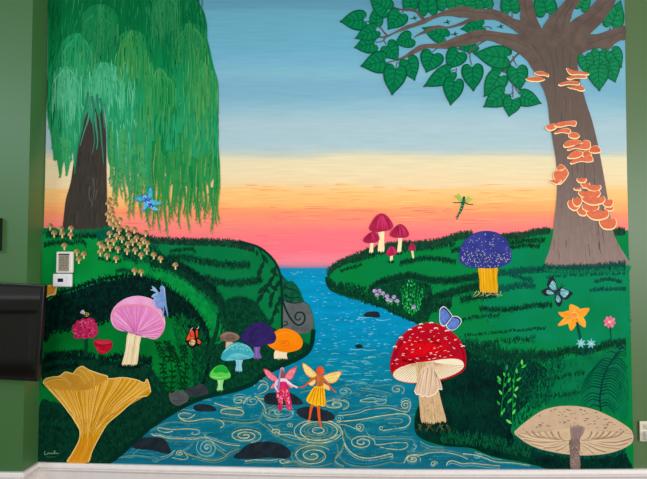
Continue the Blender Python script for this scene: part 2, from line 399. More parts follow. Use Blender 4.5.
dk1 = [(44, 296), (58, 292), (75, 287), (92, 281), (105, 277.5), (120, 275), (135, 274), (150, 278), (162, 282), (174, 291), (187, 300), (198, 312), (206, 326), (210, 345), (208, 365), (204, 380), (196, 384), (193, 370), (193, 350), (188, 332), (176, 318), (160, 312), (120, 316), (100, 322), (84, 324), (66, 329), (52, 331), (44, 338)]
area_part(9.2, 'dark_grass_hollow', lbank, [dk1], DKN, 5, 1.1, specks=[(dk1, 300, (2, 56, 44), 3), (dk1, 160, (0, 18, 18), 3)])
pk = [(178, 314), (192, 320), (202, 332), (206, 350), (203, 378), (190, 392), (176, 386), (178, 350), (172, 326)]
s = Art(9.45); s.speckle(pk, 300, (0, 84, 40), 4, 1.5); s.speckle(pk, 220, (0, 100, 42), 4, 1.4); s.speckle([(186, 318), (202, 330), (207, 350), (204, 380), (194, 388), (193, 350)], 200, (0, 62, 36), 4, 1.4); s.build('grass_strokes', lbank, kind='stuff')
s = Art(9.6)
s.band([(150, 262), (170, 266), (188, 276), (203, 288), (214, 297), (222, 306), (226, 320)], 5.5, 5, DK, 6, 1.5)
s.band([(150, 258), (172, 264), (190, 273), (206, 284), (216, 292)], 3, 5, DKN, 5, 1.4)
s.band([(222, 304), (219, 318), (217, 332), (212, 346), (206, 360)], 4, 5, DKG, 7, 1.4); s.band([(226, 304), (240, 300), (254, 305), (262, 316), (270, 326)], 2, 4, DKG, 4, 1.3)
s.build('grass_shade_band', lbank, kind='stuff')
hol = [(222, 306), (230, 299), (242, 299), (254, 304), (260, 314), (270, 326), (300, 340), (309, 346), (300, 357), (282, 365), (268, 371), (256, 380), (236, 388), (208, 396), (190, 402), (186, 392), (200, 380), (208, 360), (212, 342), (220, 336)]
area_part(9.4, 'dark_grass_hollow', lbank, [hol], DKG, 0, .9, specks=[(hol, 380, (6, 82, 48), 3), (hol, 240, (2, 36, 28), 3)])
low = [(39, 466), (40, 404), (52, 402), (66, 404), (74, 392), (62, 384), (43, 380), (43, 358), (62, 354), (92, 358), (118, 362), (148, 366), (156, 378), (168, 392), (186, 400), (192, 402.5), (175, 411), (160, 420), (150, 427), (140, 436), (130, 445), (120, 454), (108, 463)]
area_part(9.4, 'dark_grass_foreground', lbank, [low], DK, 0, .9, specks=[(low, 420, (14, 72, 46), 3), (low, 320, (0, 34, 24), 3)])
s = Art(9.9)
for p, t, l, m, d in [([(44, 361), (70, 357), (95, 358)], 3, 5, DKN, 3), ([(100, 362), (125, 360), (152, 364)], 4, 6, DKN, 4), ([(43, 371), (60, 368), (78, 366)], 2, 4, DKN, 3),
                      ([(44, 356), (60, 354), (84, 353)], 1.5, 4, DKN, 2), ([(150, 372), (158, 384), (166, 394)], 4, 5, DK, 3), ([(42, 385), (62, 383), (70, 392)], 2.5, 3, DK, 2)]:
    s.band(p, t, l, m, d, 1.2)
s.build('grass_tufts', lbank, kind='stuff')
RIM = M2((14, 48, 40), (24, 72, 50), .4, .6, 40)
s = Art(10)
s.band([(112, 230), (130, 235.5), (150, 241), (180, 243), (215, 244), (238, 246), (254, 251)], 2.6, 4.5, RIM, 6, 1.3)
for p, t, l, d in [([(170, 252), (190, 250), (196, 253)], 1, 3, 2), ([(168, 258), (186, 259), (205, 263), (226, 266), (250, 266)], 2.5, 4, 3), ([(205, 279), (222, 284), (240, 284), (262, 281)], 2.4, 4, 4), ([(44, 246), (56, 244), (70, 243)], 1.5, 4, 2.2), ([(70, 244), (82, 242), (86, 246)], 1.5, 3, 2),
                   ([(98, 259), (115, 262), (128, 258)], 1.2, 3, 1.3), ([(116, 272), (126, 271), (134, 273)], 1, 2.5, 2), ([(138, 262), (128, 256), (118, 252)], 3, 4, 2)]:
    s.band(p, t, l, DK, d, 1.2)
clp = [(112, 231), (126, 235), (146, 242), (160, 250), (160, 262), (140, 262), (122, 256), (104, 254), (102, 244)]
s.speckle(clp, 330, DK, 4, 1.2); s.speckle(clp, 120, (8, 120, 62), 3, 1)
s.build('grass_tufts', lbank, kind='stuff')
s = Art(16)
s.band([(44, 233), (58, 233), (70, 234), (84, 234), (98, 233), (112, 231)], 1.6, 5, M((10, 110, 66)), 4, 1.3, .6); s.band([(46, 235), (70, 237), (100, 236)], 2, 4, DK, 2, 1.2)
s.band([(96, 238), (105, 236), (114, 236)], 4, 5, M((4, 88, 70)), 5, 1.2)
s.build('grass_fringe', lbank, kind='stuff')
# mounds and the grey boulder on the bank edge
s = Art(10.5)
s.poly([(281, 276), (287, 281), (292, 281), (297, 286), (300, 293), (304, 302), (296, 306), (284, 304)], M2((6, 72, 52), (10, 96, 60), .4, .6, 30))
for p in [[(284, 286), (290, 289), (297, 290)], [(284, 295), (291, 298), (300, 297)], [(286, 301), (294, 303), (302, 302)]]: s.stroke(p, 2, (6, 50, 44), .8)
s.build('mossy_mound', lbank)
GREY = M2((84, 88, 92), (100, 102, 104), .4, .6, 14)
def stone(lev, pts, label, m, px, py, hi=None, group=None):
    a = Art(lev); a.poly(pts, m)
    if hi: a.stroke(hi[0], hi[1], hi[2], hi[1] * .4)
    return tag(a.build('painted_stone', None, origin=W(px, py)), label, 'stone', group)
stone(11, [(282.5, 303), (290, 301.8), (300, 302), (307, 304), (311, 311), (313.2, 320), (312.5, 328), (308, 332.5), (299, 333.5), (289, 331), (282.5, 327)], 'painted grey boulder behind the dark spiral vine on the left bank edge', GREY, 298, 333)
STN = M2((44, 52, 56), (56, 62, 66), .4, .6, 16)
STN2 = M2((74, 78, 80), (88, 90, 90), .4, .6, 20)
stone(11.6, [(169, 393.5), (174, 391.2), (182, 391), (187, 394), (188.8, 398), (186, 403), (180, 405.6), (174, 404.5), (170, 400)], 'painted pale grey stone left of a darker one on the bank above the stream', STN2, 178, 405, ([(172, 400), (178, 401), (186, 400)], 1, (62, 66, 68)))
stone(11, [(184, 391), (189, 387), (195, 386.3), (201, 384), (205.5, 386), (208.3, 391), (206.5, 396), (200, 397.6), (193, 396.8), (188, 396.5)], 'painted dark grey stone right of a paler one on the bank above the stream', STN, 196, 397)
STK = M2((26, 38, 46), (38, 46, 54), .4, .6, 20)
stone(6, [(132, 447), (137, 438.8), (148, 437.2), (160, 437.6), (166, 441), (170.5, 450), (170, 453.6), (163, 453), (150, 450), (138, 449)], 'painted dark stone in the stream, nearest the lower left bank', STK, 151, 453)
stone(6, [(193, 408), (196, 404.8), (204, 404), (212, 405.8), (216.2, 409), (214, 411.4), (206, 411.6), (197, 411)], 'painted small dark stone in the stream below the two bank stones', STK, 204, 411)
stone(6, [(233.5, 456.5), (240, 451), (247, 445), (258, 442), (270, 441.6), (281, 444), (289.5, 450), (291, 454.5), (286, 458.6), (270, 457.6), (252, 458.8), (238, 458.8)], 'largest dark painted stone, in the bottom middle of the stream', STK, 262, 458)
stone(6, [(264, 398), (267, 393.6), (275, 392.4), (290, 393), (297, 396.5), (302.5, 401.5), (302, 404.4), (290, 405), (275, 405), (266, 403.6)], 'dark painted stone under the pink fairy', STK, 283, 405)
stone(6, [(296.5, 411), (301, 407.6), (310, 406.6), (322, 409), (331, 412.6), (334.6, 416.5), (332, 420), (322, 421.6), (310, 420.5), (300, 416.6)], 'dark painted stone under the orange fairy', STK, 316, 421)
stone(6, [(363.8, 315), (366.5, 312.4), (371, 311.4), (378, 311.8), (380, 316), (379, 317.6), (370, 317.2), (365, 316.6)], 'small dark painted stone upstream, close to the purple flowers', STK, 372, 317)
stone(6, [(355.2, 346), (357.5, 344.4), (361, 344.4), (363, 347.4), (361.5, 348.6), (356.5, 348)], 'tiny dark painted stone alone in midstream', STK, 359, 348)
# ---- right bank
RBs = smooth(RB, False, 3) + [(630.5, 320), (632.5, 400), (634, 474), (560, 474)] + smooth(RBp[len(RB) + 3:], False, 3)
s = Art(8); s.poly(RBs, G1, sm=False); s.stroke([(327, 277), (328, 284), (333, 290), (345, 294.4), (360, 298.4), (372, 302.4), (385, 307), (395, 312), (407, 317), (420, 322.6)], 3.4, M((4, 54, 38), .1), 3.4)
rbank = s.build('grassy_bank', mural, 'right bank, running to the brown tree')
dkr = [(420, 334), (440, 336), (462, 342), (472, 352), (490, 358), (508, 356), (530, 359), (548, 372), (540, 396), (526, 404), (514, 420), (512, 434), (530, 446), (560, 453), (600, 453), (620, 450), (627.5, 457), (627.5, 474), (556, 470), (538, 466), (521, 462), (504, 459), (491, 456), (480, 451.5), (470, 448), (445, 446), (423, 439.5), (415, 430), (416, 412), (424, 398), (434, 380), (437, 352)]
area_part(8.6, 'dark_grass_foreground', rbank, [dkr], M2((0, 30, 28), (0, 54, 40), .36, .64, 7), 0, .9, specks=[(dkr, 300, (0, 62, 46), 4), (dkr, 420, (0, 24, 24), 4)])
mid = [(548, 372), (560, 362), (590, 356), (624, 360), (627, 416), (612, 412), (585, 404), (556, 404), (530, 402), (536, 386)]
area_part(8.8, 'mid_grass', rbank, [mid], M2((0, 106, 64), (0, 120, 70), .36, .64, 10), 4, .6, specks=[(mid, 90, (4, 84, 58), 5)])
tri = [(362, 300), (370, 292), (380, 284), (394, 280), (412, 280), (428, 284), (432, 300), (428, 318), (420, 322), (407, 317), (395, 312), (385, 307), (372, 302.5)]
area_part(8.6, 'dark_grass_hollow', rbank, [tri], DKG, 4, .8, specks=[(tri, 260, (4, 84, 46), 3)])
fe = [(452, 338), (480, 346), (520, 352), (556, 352), (566, 364), (556, 384), (548, 404), (528, 414), (512, 424), (504, 400), (506, 372), (480, 360)]
s = Art(8.9); s.speckle(fe, 420, (0, 66, 46), 4, 1.3); s.speckle(fe, 360, (0, 88, 54), 4, 1.2); s.speckle([(500, 356), (552, 352), (560, 366), (540, 410), (514, 430), (492, 400)], 200, (0, 46, 36), 4, 1.3); s.build('grass_strokes', rbank, kind='stuff')
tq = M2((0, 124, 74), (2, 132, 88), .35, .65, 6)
area_part(8.3, 'haze_tinted_grass', rbank, [[(500, 252), (540, 246), (600, 262), (626, 250), (627, 300), (627, 336), (590, 342), (540, 340), (500, 330), (484, 310), (488, 276)]], tq, 5, .8)  # bluish haze over the right hill put into the grass colour
s = Art(9.2)
rimm = M2((16, 54, 40), (22, 74, 48), .4, .6, 40)
s.band([(328, 278), (331, 271), (339, 265.5), (352, 260), (371, 253), (386, 248), (401, 246.5), (420, 246), (440, 243.5), (458, 238), (472, 236)], 2.8, 4.5, rimm, 7, 1.3)
s.band([(500, 239), (520, 237), (537, 233.5), (550, 232)], 2.5, 4.5, rimm, 7, 1.3); s.band([(612, 234), (625, 233)], 2.5, 5, rimm, 7, 1.3)
s.band([(352, 262), (372, 256), (390, 251), (420, 249), (455, 245)], 2, 3.5, DK, 2.2, 1.1)
s.band([(329, 283), (338, 290), (350, 294), (366, 299)], 3, 4, DK, 4, 1.3); s.band([(338, 287), (352, 288), (366, 292)], 3, 4, DKG, 3.2, 1.2)
for p, t, l, d in [([(368, 293), (378, 285), (392, 280), (412, 277), (428, 281), (448, 282), (470, 279), (492, 275)], 2.2, 4, 5.5), ([(400, 264), (414, 261), (428, 259), (446, 261), (456, 263)], 1.6, 3, 3), ([(418, 305), (438, 299), (455, 293), (472, 289), (492, 286)], 3, 4.5, 5), ([(415, 310), (440, 306), (452, 300)], 3, 4, 2.4),
                   ([(340, 272), (352, 268), (362, 265)], 1, 2.5, 1.5), ([(452, 252), (460, 250), (468, 250)], 1.5, 3, 2.5), ([(418, 318), (434, 310), (452, 306)], 2.6, 4, 2.4), ([(455, 322), (475, 318), (500, 316)], 1.2, 3, 1.2), ([(505, 250), (520, 247), (540, 247)], 1, 3, 2), ([(507, 244), (525, 242), (545, 241)], 1.6, 3, 2.4)]:
    s.band(p, t, l, DK, d, 1.2)
for p, t, l, d in [([(490, 276), (510, 274), (535, 272), (560, 271), (590, 270), (625, 268)], 1.6, 6, 3.2), ([(494, 292), (505, 290), (520, 287), (535, 288)], 2.4, 5, 3), ([(460, 301), (476, 298), (496, 296)], 2.4, 4, 3), ([(480, 310), (505, 311), (530, 307), (552, 306)], 1.6, 4, 2.2), ([(546, 278), (575, 276), (600, 275), (626, 274)], 1.2, 3, 1), ([(594, 283), (606, 280), (614, 281), (622, 283)], 1.2, 3, 3), ([(590, 291), (608, 290), (626, 290)], 1.2, 3, 3),
                   ([(510, 276), (522, 279), (533, 282)], 1.4, 4, 2.4), ([(464, 336), (490, 334), (520, 331), (546, 329)], .8, 3, .8), ([(540, 358), (566, 353), (590, 351), (612, 345), (626, 344)], 2.8, 5, 3.2), ([(470, 354), (495, 357), (520, 358), (545, 358)], 4, 6, 3), ([(464, 344), (480, 348), (500, 352)], 4, 6, 2), ([(484, 346), (505, 342), (535, 340)], 2, 4, 1), ([(540, 384), (570, 376), (585, 374)], 1.4, 4, .8), ([(535, 398), (560, 396), (580, 394)], 1.6, 4, .8)]:
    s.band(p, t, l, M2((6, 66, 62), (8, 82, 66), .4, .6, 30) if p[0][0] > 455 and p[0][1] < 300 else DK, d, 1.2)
s.build('grass_tufts', rbank, kind='stuff')
s = Art(9.6)
s.band([(514, 437), (530, 447), (560, 455), (600, 456), (625, 452)], 3, 6, M((4, 84, 70)), 2, 1.2); s.band([(415, 440), (440, 450)], .1, .1, DK, .01)
s.band([(440, 438), (470, 440), (500, 446), (530, 454)], 6, 6, M((4, 88, 54)), 2.2, 1.2)
s.build('grass_tufts', rbank, kind='stuff')
s = Art(22)
gm = M((10, 74, 66)); s.band([(544, 269), (556, 271), (570, 270), (590, 270), (610, 268), (625.5, 266)], 1.6, 6, gm, 3.4, 1.3, .4); s.band([(544, 271), (575, 273), (600, 272), (625, 270)], 1.2, 4, M((8, 116, 76)), 1.6, 1.2)
s.build('grass_fringe', rbank, kind='stuff')
# ---- swirls and glints painted on the stream
CRM = (196, 204, 160); TEA = (70, 150, 160); OLV = (112, 142, 112); PAL = (144, 192, 194); BLU = (40, 134, 164)
def spiral(cx, cy, rx, ry, turns, a0=0.0, cw=1, tail=(), r0=.1):
    n = int(turns * 16); p = []
    for i in range(n + 1):
        t = i / n; r = r0 + (1 - r0) * t; a = a0 + cw * turns * 2 * math.pi * (t - 1)
        p.append((cx + rx * r * math.cos(a), cy + ry * r * math.sin(a)))
    return p + list(tail)
SW = []
def sw(p, w=1.0, c=None, echo=1): SW.append((p, w, c or R.choice([CRM, CRM, PAL, OLV]), echo))
pi = math.pi
sw(spiral(207, 447.5, 11, 10, 2.4, -2.4), 1.1, PAL, 2); sw(spiral(207, 447.5, 4, 4, 1.2), .8, CRM, 0)
sw([(195, 414.5), (188.6, 418.4), (181, 418), (178.4, 415), (183, 412.6), (191, 413.6)], 1, CRM); sw([(179, 417), (184, 420.6), (192, 421), (203.5, 419), (214.6, 419), (222, 421.5), (224, 425), (220, 428)], 1.1, CRM)
sw([(173, 431), (166, 432.4), (158, 430), (159, 427.6), (168, 429), (175.6, 429.3), (186, 428.8), (196, 429.4), (200, 432), (196, 434.4), (191.6, 433.6), (193, 432)], 1, CRM)
sw([(151.5, 433.5), (154, 435.4), (160, 435.6), (168, 438), (181, 438.6), (194, 439), (205, 437.6), (216.5, 441), (227.6, 444.4), (240, 445.6)], 1.1, CRM)
sw(spiral(180, 453.2, 5, 3, 1.6, 0, 1, [(188, 457.4), (183, 459.4), (172, 457.4)]), 1, CRM); sw([(184, 452), (198, 457), (213, 460), (224, 457), (229.5, 452), (239, 448.5)], 1.2, OLV); sw([(205, 438.4), (214, 446), (222, 452), (226, 455)], 1.4, OLV, 2)
sw([(112, 459), (122, 456.6), (133, 455), (144, 456), (155, 457.7), (159, 459.6), (156, 461), (152, 459.6)], 1, OLV); sw([(175, 450), (168, 455), (160, 457)], .8, PAL)
sw([(214.6, 403), (219, 404.6), (224, 406), (233, 407.8), (242, 407)], 1, CRM); sw(spiral(239.3, 400.6, 8.4, 4.8, 1.3, .2), 1.1, CRM); sw(spiral(252, 401, 7.4, 4.4, 1.2, 2.8), 1, PAL); sw([(243, 404), (247, 398.6), (251, 396.8)], .9, CRM, 0)
sw([(221, 412.6), (222, 409.4), (230, 408.6), (239, 409.4), (243.6, 412), (241, 415), (230, 414.2), (222, 413.2)], 1.1, CRM); sw([(214, 419), (220, 420), (230, 421), (245, 422.6), (258, 420.6), (262, 414), (264, 409), (273, 406.7), (284, 405.6)], 1.2, OLV, 2)
sw(spiral(245, 435.6, 17, 7.4, 2.6, 1.2), 1.1, CRM); sw(spiral(281, 412.5, 18, 8, 1.4, 3.2), 1.1, PAL, 2); sw(spiral(272, 413, 9, 7.5, 1.2, 2.4), 1.2, OLV, 2); sw([(258, 399), (264, 406), (266, 414)], 1, CRM)
sw(spiral(289.4, 425.3, 3.4, 2.6, 1.6, 1), .8, CRM, 0); sw([(277, 431.4), (275, 433), (272, 431.6), (273, 429.6), (277, 429.2), (280, 431.4), (278, 434), (289.4, 434.5), (300.5, 438), (313.5, 440), (330, 439), (338, 434.5)], 1.1, CRM)
for rx, ry in [(6, 3), (10, 5.2), (14.5, 7.4), (19, 9.6), (24, 12)]:
    sw(spiral(318 + R.uniform(-.6, .6), 430 + ry * .1, rx, ry, 1.02, R.uniform(0, 6), 1, (), .96), 1.1, R.choice([CRM, OLV]), 1)
sw([(258, 421), (268, 428), (276, 436), (290, 442), (306, 444.6), (322, 444), (336, 440)], 1.2, OLV, 2)
sw(spiral(312.6, 455.6, 20, 10.6, 2.3, -.6), 1.1, CRM, 1); sw([(292, 452), (291.6, 458), (297, 463), (306, 465.6), (320, 466), (332, 463)], 1, OLV)
sw([(290, 461), (284, 463.4), (280, 462), (281.4, 459.4), (285, 459.8)], 1, CRM, 0); sw([(284, 463.5), (296, 462.4), (304, 465), (312, 466.4)], .9, OLV); sw([(245, 461), (255, 459.8), (270, 460.2), (278, 459)], .9, CRM)
sw([(341, 433), (344, 440), (342, 449), (335, 458), (338, 463), (344, 465.4)], 1.3, OLV, 2); sw([(337, 425), (340, 431), (341, 433)], 1.2, OLV)
sw(spiral(335, 404.5, 15, 6, 1.8, 1.0), 1.1, CRM); sw(spiral(344.6, 391, 7, 4, 1.5, .6), .9, PAL); sw([(335, 400), (342, 396), (352, 392), (360, 394)], .9, TEA, 1)
sw(spiral(397, 389.4, 8, 5, 1.5, 1.0), 1, PAL); sw([(361, 387.5), (372, 389), (383, 391), (392, 393.6)], .9, TEA); sw([(345, 385), (360, 383), (375, 385.4), (390, 384)], .8, TEA)
sw([(360, 400.4), (366, 398.6), (372, 397.6), (380, 399), (386, 399.4), (385, 402.6), (379, 404), (374, 402)], 1, PAL); sw([(360, 401), (369, 402), (378, 401)], .8, CRM, 0)
sw(spiral(405.4, 405, 5.6, 5.2, 1.9, .6, 1, [(408, 411.6), (402.6, 411.4), (389.5, 408), (376, 408.6), (366, 410), (357, 413.4), (339, 415.7)]), 1.1, CRM)
sw(spiral(339, 418.5, 4.4, 3.8, 1.6, 0), .9, PAL); sw([(337, 422), (350, 420.6), (361, 419.4), (382, 415.7), (402.6, 413.6), (409.6, 417), (410, 422), (405, 427), (395, 428.4), (384, 430.3), (379.4, 428.5), (381, 426.4), (383, 428)], 1.2, CRM, 1)
sw([(385, 419), (396, 418), (403, 420), (398, 423), (388, 422.6)], .8, TEA); sw(spiral(359.4, 427, 5, 4.2, 1.6, 1.4, 1, [(354, 428), (346, 425), (339, 424)]), 1, CRM)
sw(spiral(362, 442.4, 13, 7, 2.1, -.2, 1, [(376, 444.6), (386, 443.6), (395, 442.6), (404, 442.2), (408, 444.6), (405, 448.4), (395, 449.5), (380, 447)]), 1.1, CRM, 1)
sw([(363, 424), (366, 430), (371, 435.4), (384, 436.6), (402.6, 436), (412, 437)], .9, TEA, 1)
sw([(342.5, 430.7), (343, 438), (346, 446), (352, 453), (360, 457), (370, 458), (384, 455.4), (391, 453.6), (392.6, 456), (390, 457.4)], 1.3, CRM, 1)
sw([(337, 444), (339, 455), (345, 462), (354, 465.4), (369, 466.2), (384, 463.4), (391, 461.6), (398, 463), (404.5, 462.4)], 1.1, OLV, 1)
sw(spiral(413, 459, 8, 4, 1.8, .4), 1, CRM); sw([(404, 463), (407, 457), (412, 454.6), (422, 455), (428, 453), (443, 452), (458, 455), (468, 459)], 1, CRM, 1); sw(spiral(434, 463.6, 4, 3, 1.3, 0), 1, CRM, 0)
sw(spiral(477.6, 456.6, 5, 3.2, 1.4, .3), .9, PAL); sw([(463, 453.6), (475, 455), (486.6, 458.4), (495, 461.7), (512.5, 462.8), (530, 465.4)], 1, CRM, 1); sw([(446.5, 465.4), (448, 462), (453, 460.6), (462, 463.4), (471.4, 463), (486, 464.6), (500, 465.6)], 1, CRM, 1)
sw([(413, 444), (416, 447), (414, 450), (411, 449)], .8, PAL, 0); sw([(420, 444), (430, 449), (444, 450)], .8, TEA); sw([(196, 399.6), (206, 398.6), (212, 399)], .7, TEA, 0)
sw([(300, 392), (312, 389), (318, 386)], .8, TEA); sw([(258, 389), (262, 384), (268, 386), (266, 391), (259, 394)], 1.1, CRM); sw([(254, 386), (257, 381.6), (264, 381), (268, 384)], 1.1, CRM); sw([(255, 396), (260, 398.4), (268, 399)], 1, CRM)
sw([(352, 440), (346, 434), (344, 428)], 1, OLV, 1); sw([(148, 445), (140, 447.6), (132, 455)], .8, TEA); sw([(175, 456), (186, 450), (194, 444)], .7, TEA, 0); sw([(168, 411), (182, 409), (192, 410)], .7, TEA, 0); sw([(150, 430), (162, 424), (174, 421), (190, 424)], .7, TEA, 0)
for p, w_, c, echo in SW:
    a = Art(4)
    a.stroke(p, w_ * .8, M(c, .25, 30), w_ * .5, n=3)
    q_ = [(x + R.uniform(-.3, .3), y + R.uniform(.5, .9)) for x, y in p]; a.stroke(q_, w_ * .6, M(R.choice([OLV, TEA, (150, 160, 110), (60, 128, 120)]), .25, 30), w_ * .3, up=.35, n=3)
    a.stroke([(x + .2, y - R.uniform(.6, 1)) for x, y in p], w_ * .7, M((2, 84, 108), .2, 30), w_ * .4, up=.2, n=3)
    for k in range(echo + 1):
        dx, dy = R.uniform(-1, 1), R.choice([-1.5, 1.5]) * (k + 1) * .9
        a.stroke([(x + dx, y + dy) for x, y in p[len(p) // 6:]], w_ * .55, M(R.choice([OLV, TEA, BLU, PAL]), .15, 40), .3, up=.3, n=3)
    a.build('swirl', water)
wz = [(290, 272), (327, 272), (328, 288), (345, 296), (395, 314), (420, 325), (392, 350), (390, 384), (414, 400), (412, 430), (440, 450), (520, 464), (120, 461), (150, 432), (195, 405), (255, 388), (300, 362), (316, 345), (316, 315), (305, 296)]
s = Art(3.6)
for x, y in scatter(wz, 900):
    k = (y - 268) / 130; l = R.uniform(1.2, 3) * (1 + .9 * min(k, 1))
    c = R.choice([(70, 176, 214), (90, 190, 222), (140, 208, 230), (40, 156, 200)]) if y < 350 else R.choice([(60, 146, 178), (90, 166, 182), (40, 130, 166), (16, 96, 138), (22, 110, 130)])
    s.stroke([(x, y), (x + l * .5, y - R.uniform(0, .7)), (x + l, y + R.uniform(-.3, .3))], R.uniform(.4, .8), M(c, .1, 40), .2, n=2)
for x, y in scatter([(318, 352), (388, 352), (388, 384), (345, 384), (318, 380)], 40):
    s.stroke([(x, y), (x + 4, y - .4), (x + 8, y + .2)], .6, M((120, 194, 208), .1), .3, n=2)
lw = [(262, 384), (300, 366), (330, 372), (390, 382), (414, 402), (412, 430), (440, 450), (520, 464), (118, 461), (150, 432), (195, 405)]
for x, y in scatter(lw, 330):
    l = R.uniform(6, 20); h = R.uniform(-2.4, 2.4); c = R.choice([(14, 120, 146), (34, 132, 148), (0, 92, 116), (38, 136, 138), (60, 118, 140), (10, 98, 112), (74, 146, 150), (24, 96, 110)])
    p = [(x, y), (x + l * .33, y + h), (x + l * .66, y - h * .5), (x + l, y + h * .3)]
    if inside(p[-1], lw): s.stroke(p, R.uniform(.6, 1.5), M(c, .15, 40), .3, belly=True, up=R.uniform(.2, .6), n=3)
for x, y in [(358, 317), (376, 319.6), (350, 349), (363, 349.6), (366, 316.5)]: s.stroke([(x, y), (x + 6, y + .8), (x + 13, y)], .7, M((130, 206, 226), .1), .3)
s.build('glints', water, kind='stuff')
# signature in the lower left corner
s = Art(12)
inkm = M((120, 160, 124), .1)
s.stroke([(45, 451), (44.6, 454.6), (47, 454.2), (48.4, 452.6), (49.4, 454.2), (50.8, 452.8), (51.8, 454), (53, 452.8), (54, 453.8), (54.6, 450.6), (55, 453.8), (56.4, 452.6), (57, 453.8), (59, 453.2)], .7, inkm, .5, n=3)
s.stroke([(53.6, 451.2), (55.6, 450.8)], .6, inkm); s.stroke([(46, 457.2), (48, 456.6), (50, 457.4), (52, 456.6), (54, 457.2), (56, 456.8)], .5, M((60, 116, 86), .1), .4)
tag(s.build('signature', None, origin=W(51, 455)), 'small pale handwritten signature in the lower left corner of the mural', 'signature')
# ------------------------------------------------------------------ willow
wil = thing('painted_willow', 'painted weeping willow with dark trunk and long hanging green fronds on the left', 'tree', 86, 231)
s = Art(12)
tr = [(97, 70), (100, 85), (103, 110), (105.8, 130), (106.4, 165), (106.8, 190), (107.2, 212), (107.4, 231), (85, 234), (64, 233), (62.4, 230), (63.6, 218), (65, 205), (66.4, 197), (70, 185), (72.6, 170), (75.4, 146), (80, 118), (84, 95), (88, 70)]
s.poly(tr, M((62, 56, 50), .16, 20, (4, 1, .8)))
for _ in range(26):
    x = R.uniform(74, 103); y = R.uniform(150, 215); s.stroke([(x, y), (x + R.uniform(-1, 1), y + 8), (x + R.uniform(-1.6, 1.6), y + R.uniform(12, 22))], 1.1, R.choice([(74, 68, 64), (50, 46, 44), (52, 48, 44)]), .3)
for p in [[(93, 178), (94.5, 190), (92, 204)], [(90, 186), (89, 196), (93, 206)], [(97, 190), (95, 200)]]: s.stroke(p, 1.3, (92, 86, 82), .4)
s.build('trunk', wil)
WIL = MR('willow_paint', [(-20, (0, 92, 48)), (0, (2, 100, 52)), (35, (4, 112, 60)), (65, (8, 128, 72)), (100, (24, 146, 92)), (135, (36, 152, 100)), (165, (34, 146, 88)), (235, (44, 142, 72))], amp=.05, nscale=6, stretch=(3, 1, .5), var=.12, fine=14, fstretch=(4, 1, .4))
can = [(49.5, -14), (196, -14), (198, 0), (201, 6), (204.6, 14), (207, 26), (207.2, 38), (209.6, 48), (212, 60), (214.6, 70), (217.6, 80), (218.6, 92), (218.4, 110), (218.6, 124), (218.2, 140), (219.4, 156), (220, 168), (219.4, 182), (217.6, 192), (214, 178), (209, 186), (204, 178), (198, 188), (192, 178), (186, 186), (180, 174), (172, 184), (165, 172), (158, 180), (150, 170), (142, 178), (134, 168), (126, 172), (118, 164), (112, 168), (108, 160),
       (107, 140), (106, 120), (103, 104), (99, 118), (95, 108), (92, 124), (88, 112), (82, 128), (77, 150), (74.2, 168), (72.8, 152), (70.4, 160), (68, 172), (66, 176), (64.4, 162), (62.4, 166), (60.2, 178), (57.6, 164), (55.4, 152), (54, 161), (52.6, 150), (51, 138), (48.6, 124), (46.8, 110), (47.4, 60), (48.4, 10)]
s = Art(14); s.poly(can, WIL, n=4)
canopy = s.build('canopy', wil)
canS = smooth(can, True, 3)
def wcol(x, y):
    if x < 62: return R.choice([(4, 98, 52), (16, 124, 70), (44, 146, 96)]) if y > 40 else R.choice([(2, 84, 44), (10, 108, 60)])
    if x < 135 and y > 60: return R.choice([(86, 184, 144), (108, 194, 158), (64, 172, 128), (46, 158, 110), (92, 182, 136)])
    if y < 50: return R.choice([(6, 112, 60), (24, 124, 72), (2, 92, 48), (40, 134, 84), (0, 100, 54)])
    if 155 < x < 176: return R.choice([(2, 114, 58), (6, 124, 66), (14, 132, 74)])
    return R.choice([(24, 136, 78), (48, 150, 92), (72, 158, 88), (10, 122, 64), (36, 142, 84), (90, 160, 90)])
s = Art(14.6)
for x, y in scatter(canS, 1500):
    l = R.uniform(8, 26) * (1 if y > 40 else .7); x2 = x + R.uniform(-1.6, 1.6) - (4 if x < 120 and y < 60 else 0) * R.random()
    if not inside((x2, y + l), canS): continue
    s.stroke([(x, y), ((x + x2) / 2 + R.uniform(-.6, .6), y + l * .5), (x2, y + l)], R.uniform(.7, 1.7), M(wcol(x, y), .08), .3, n=2, belly=True)
for x0, x1, y0, y1, n, c in [(47, 55, -10, 118, 60, (0, 84, 44)), (160, 173, 20, 120, 60, (0, 106, 56)), (176, 206, -10, 24, 60, (0, 92, 56)), (118, 140, -10, 30, 40, (0, 102, 54))]:
    for _ in range(n):
        x = R.uniform(x0, x1); y = R.uniform(y0, y1)
        if inside((x, y + 14), canS) and inside((x, y), canS): s.stroke([(x, y), (x + R.uniform(-1, 1), y + R.uniform(10, 24))], 2.2, M(c, .08), .6, belly=True)
s.build('leaf_strokes', canopy, kind='stuff')
DOMES = [(132, 30, 15, 100, (30, 136, 72), (84, 148, 78)), (160, 68, 16, 140, (36, 142, 78), (88, 158, 88)), (190, 23, 18, 82, (24, 126, 70), (86, 146, 76)), (204, 63, 15, 138, (36, 136, 74), (100, 154, 82)), (78, 33, 16, 100, (28, 144, 90), (70, 164, 114)), (100, 4, 18, 78, (18, 122, 70), (70, 142, 90)), (66, 66, 14, 128, (64, 168, 124), (112, 192, 152)), (104, 62, 20, 120, (52, 164, 114), (98, 184, 140)), (166, -8, 14, 50, (20, 118, 68), (64, 140, 84))]
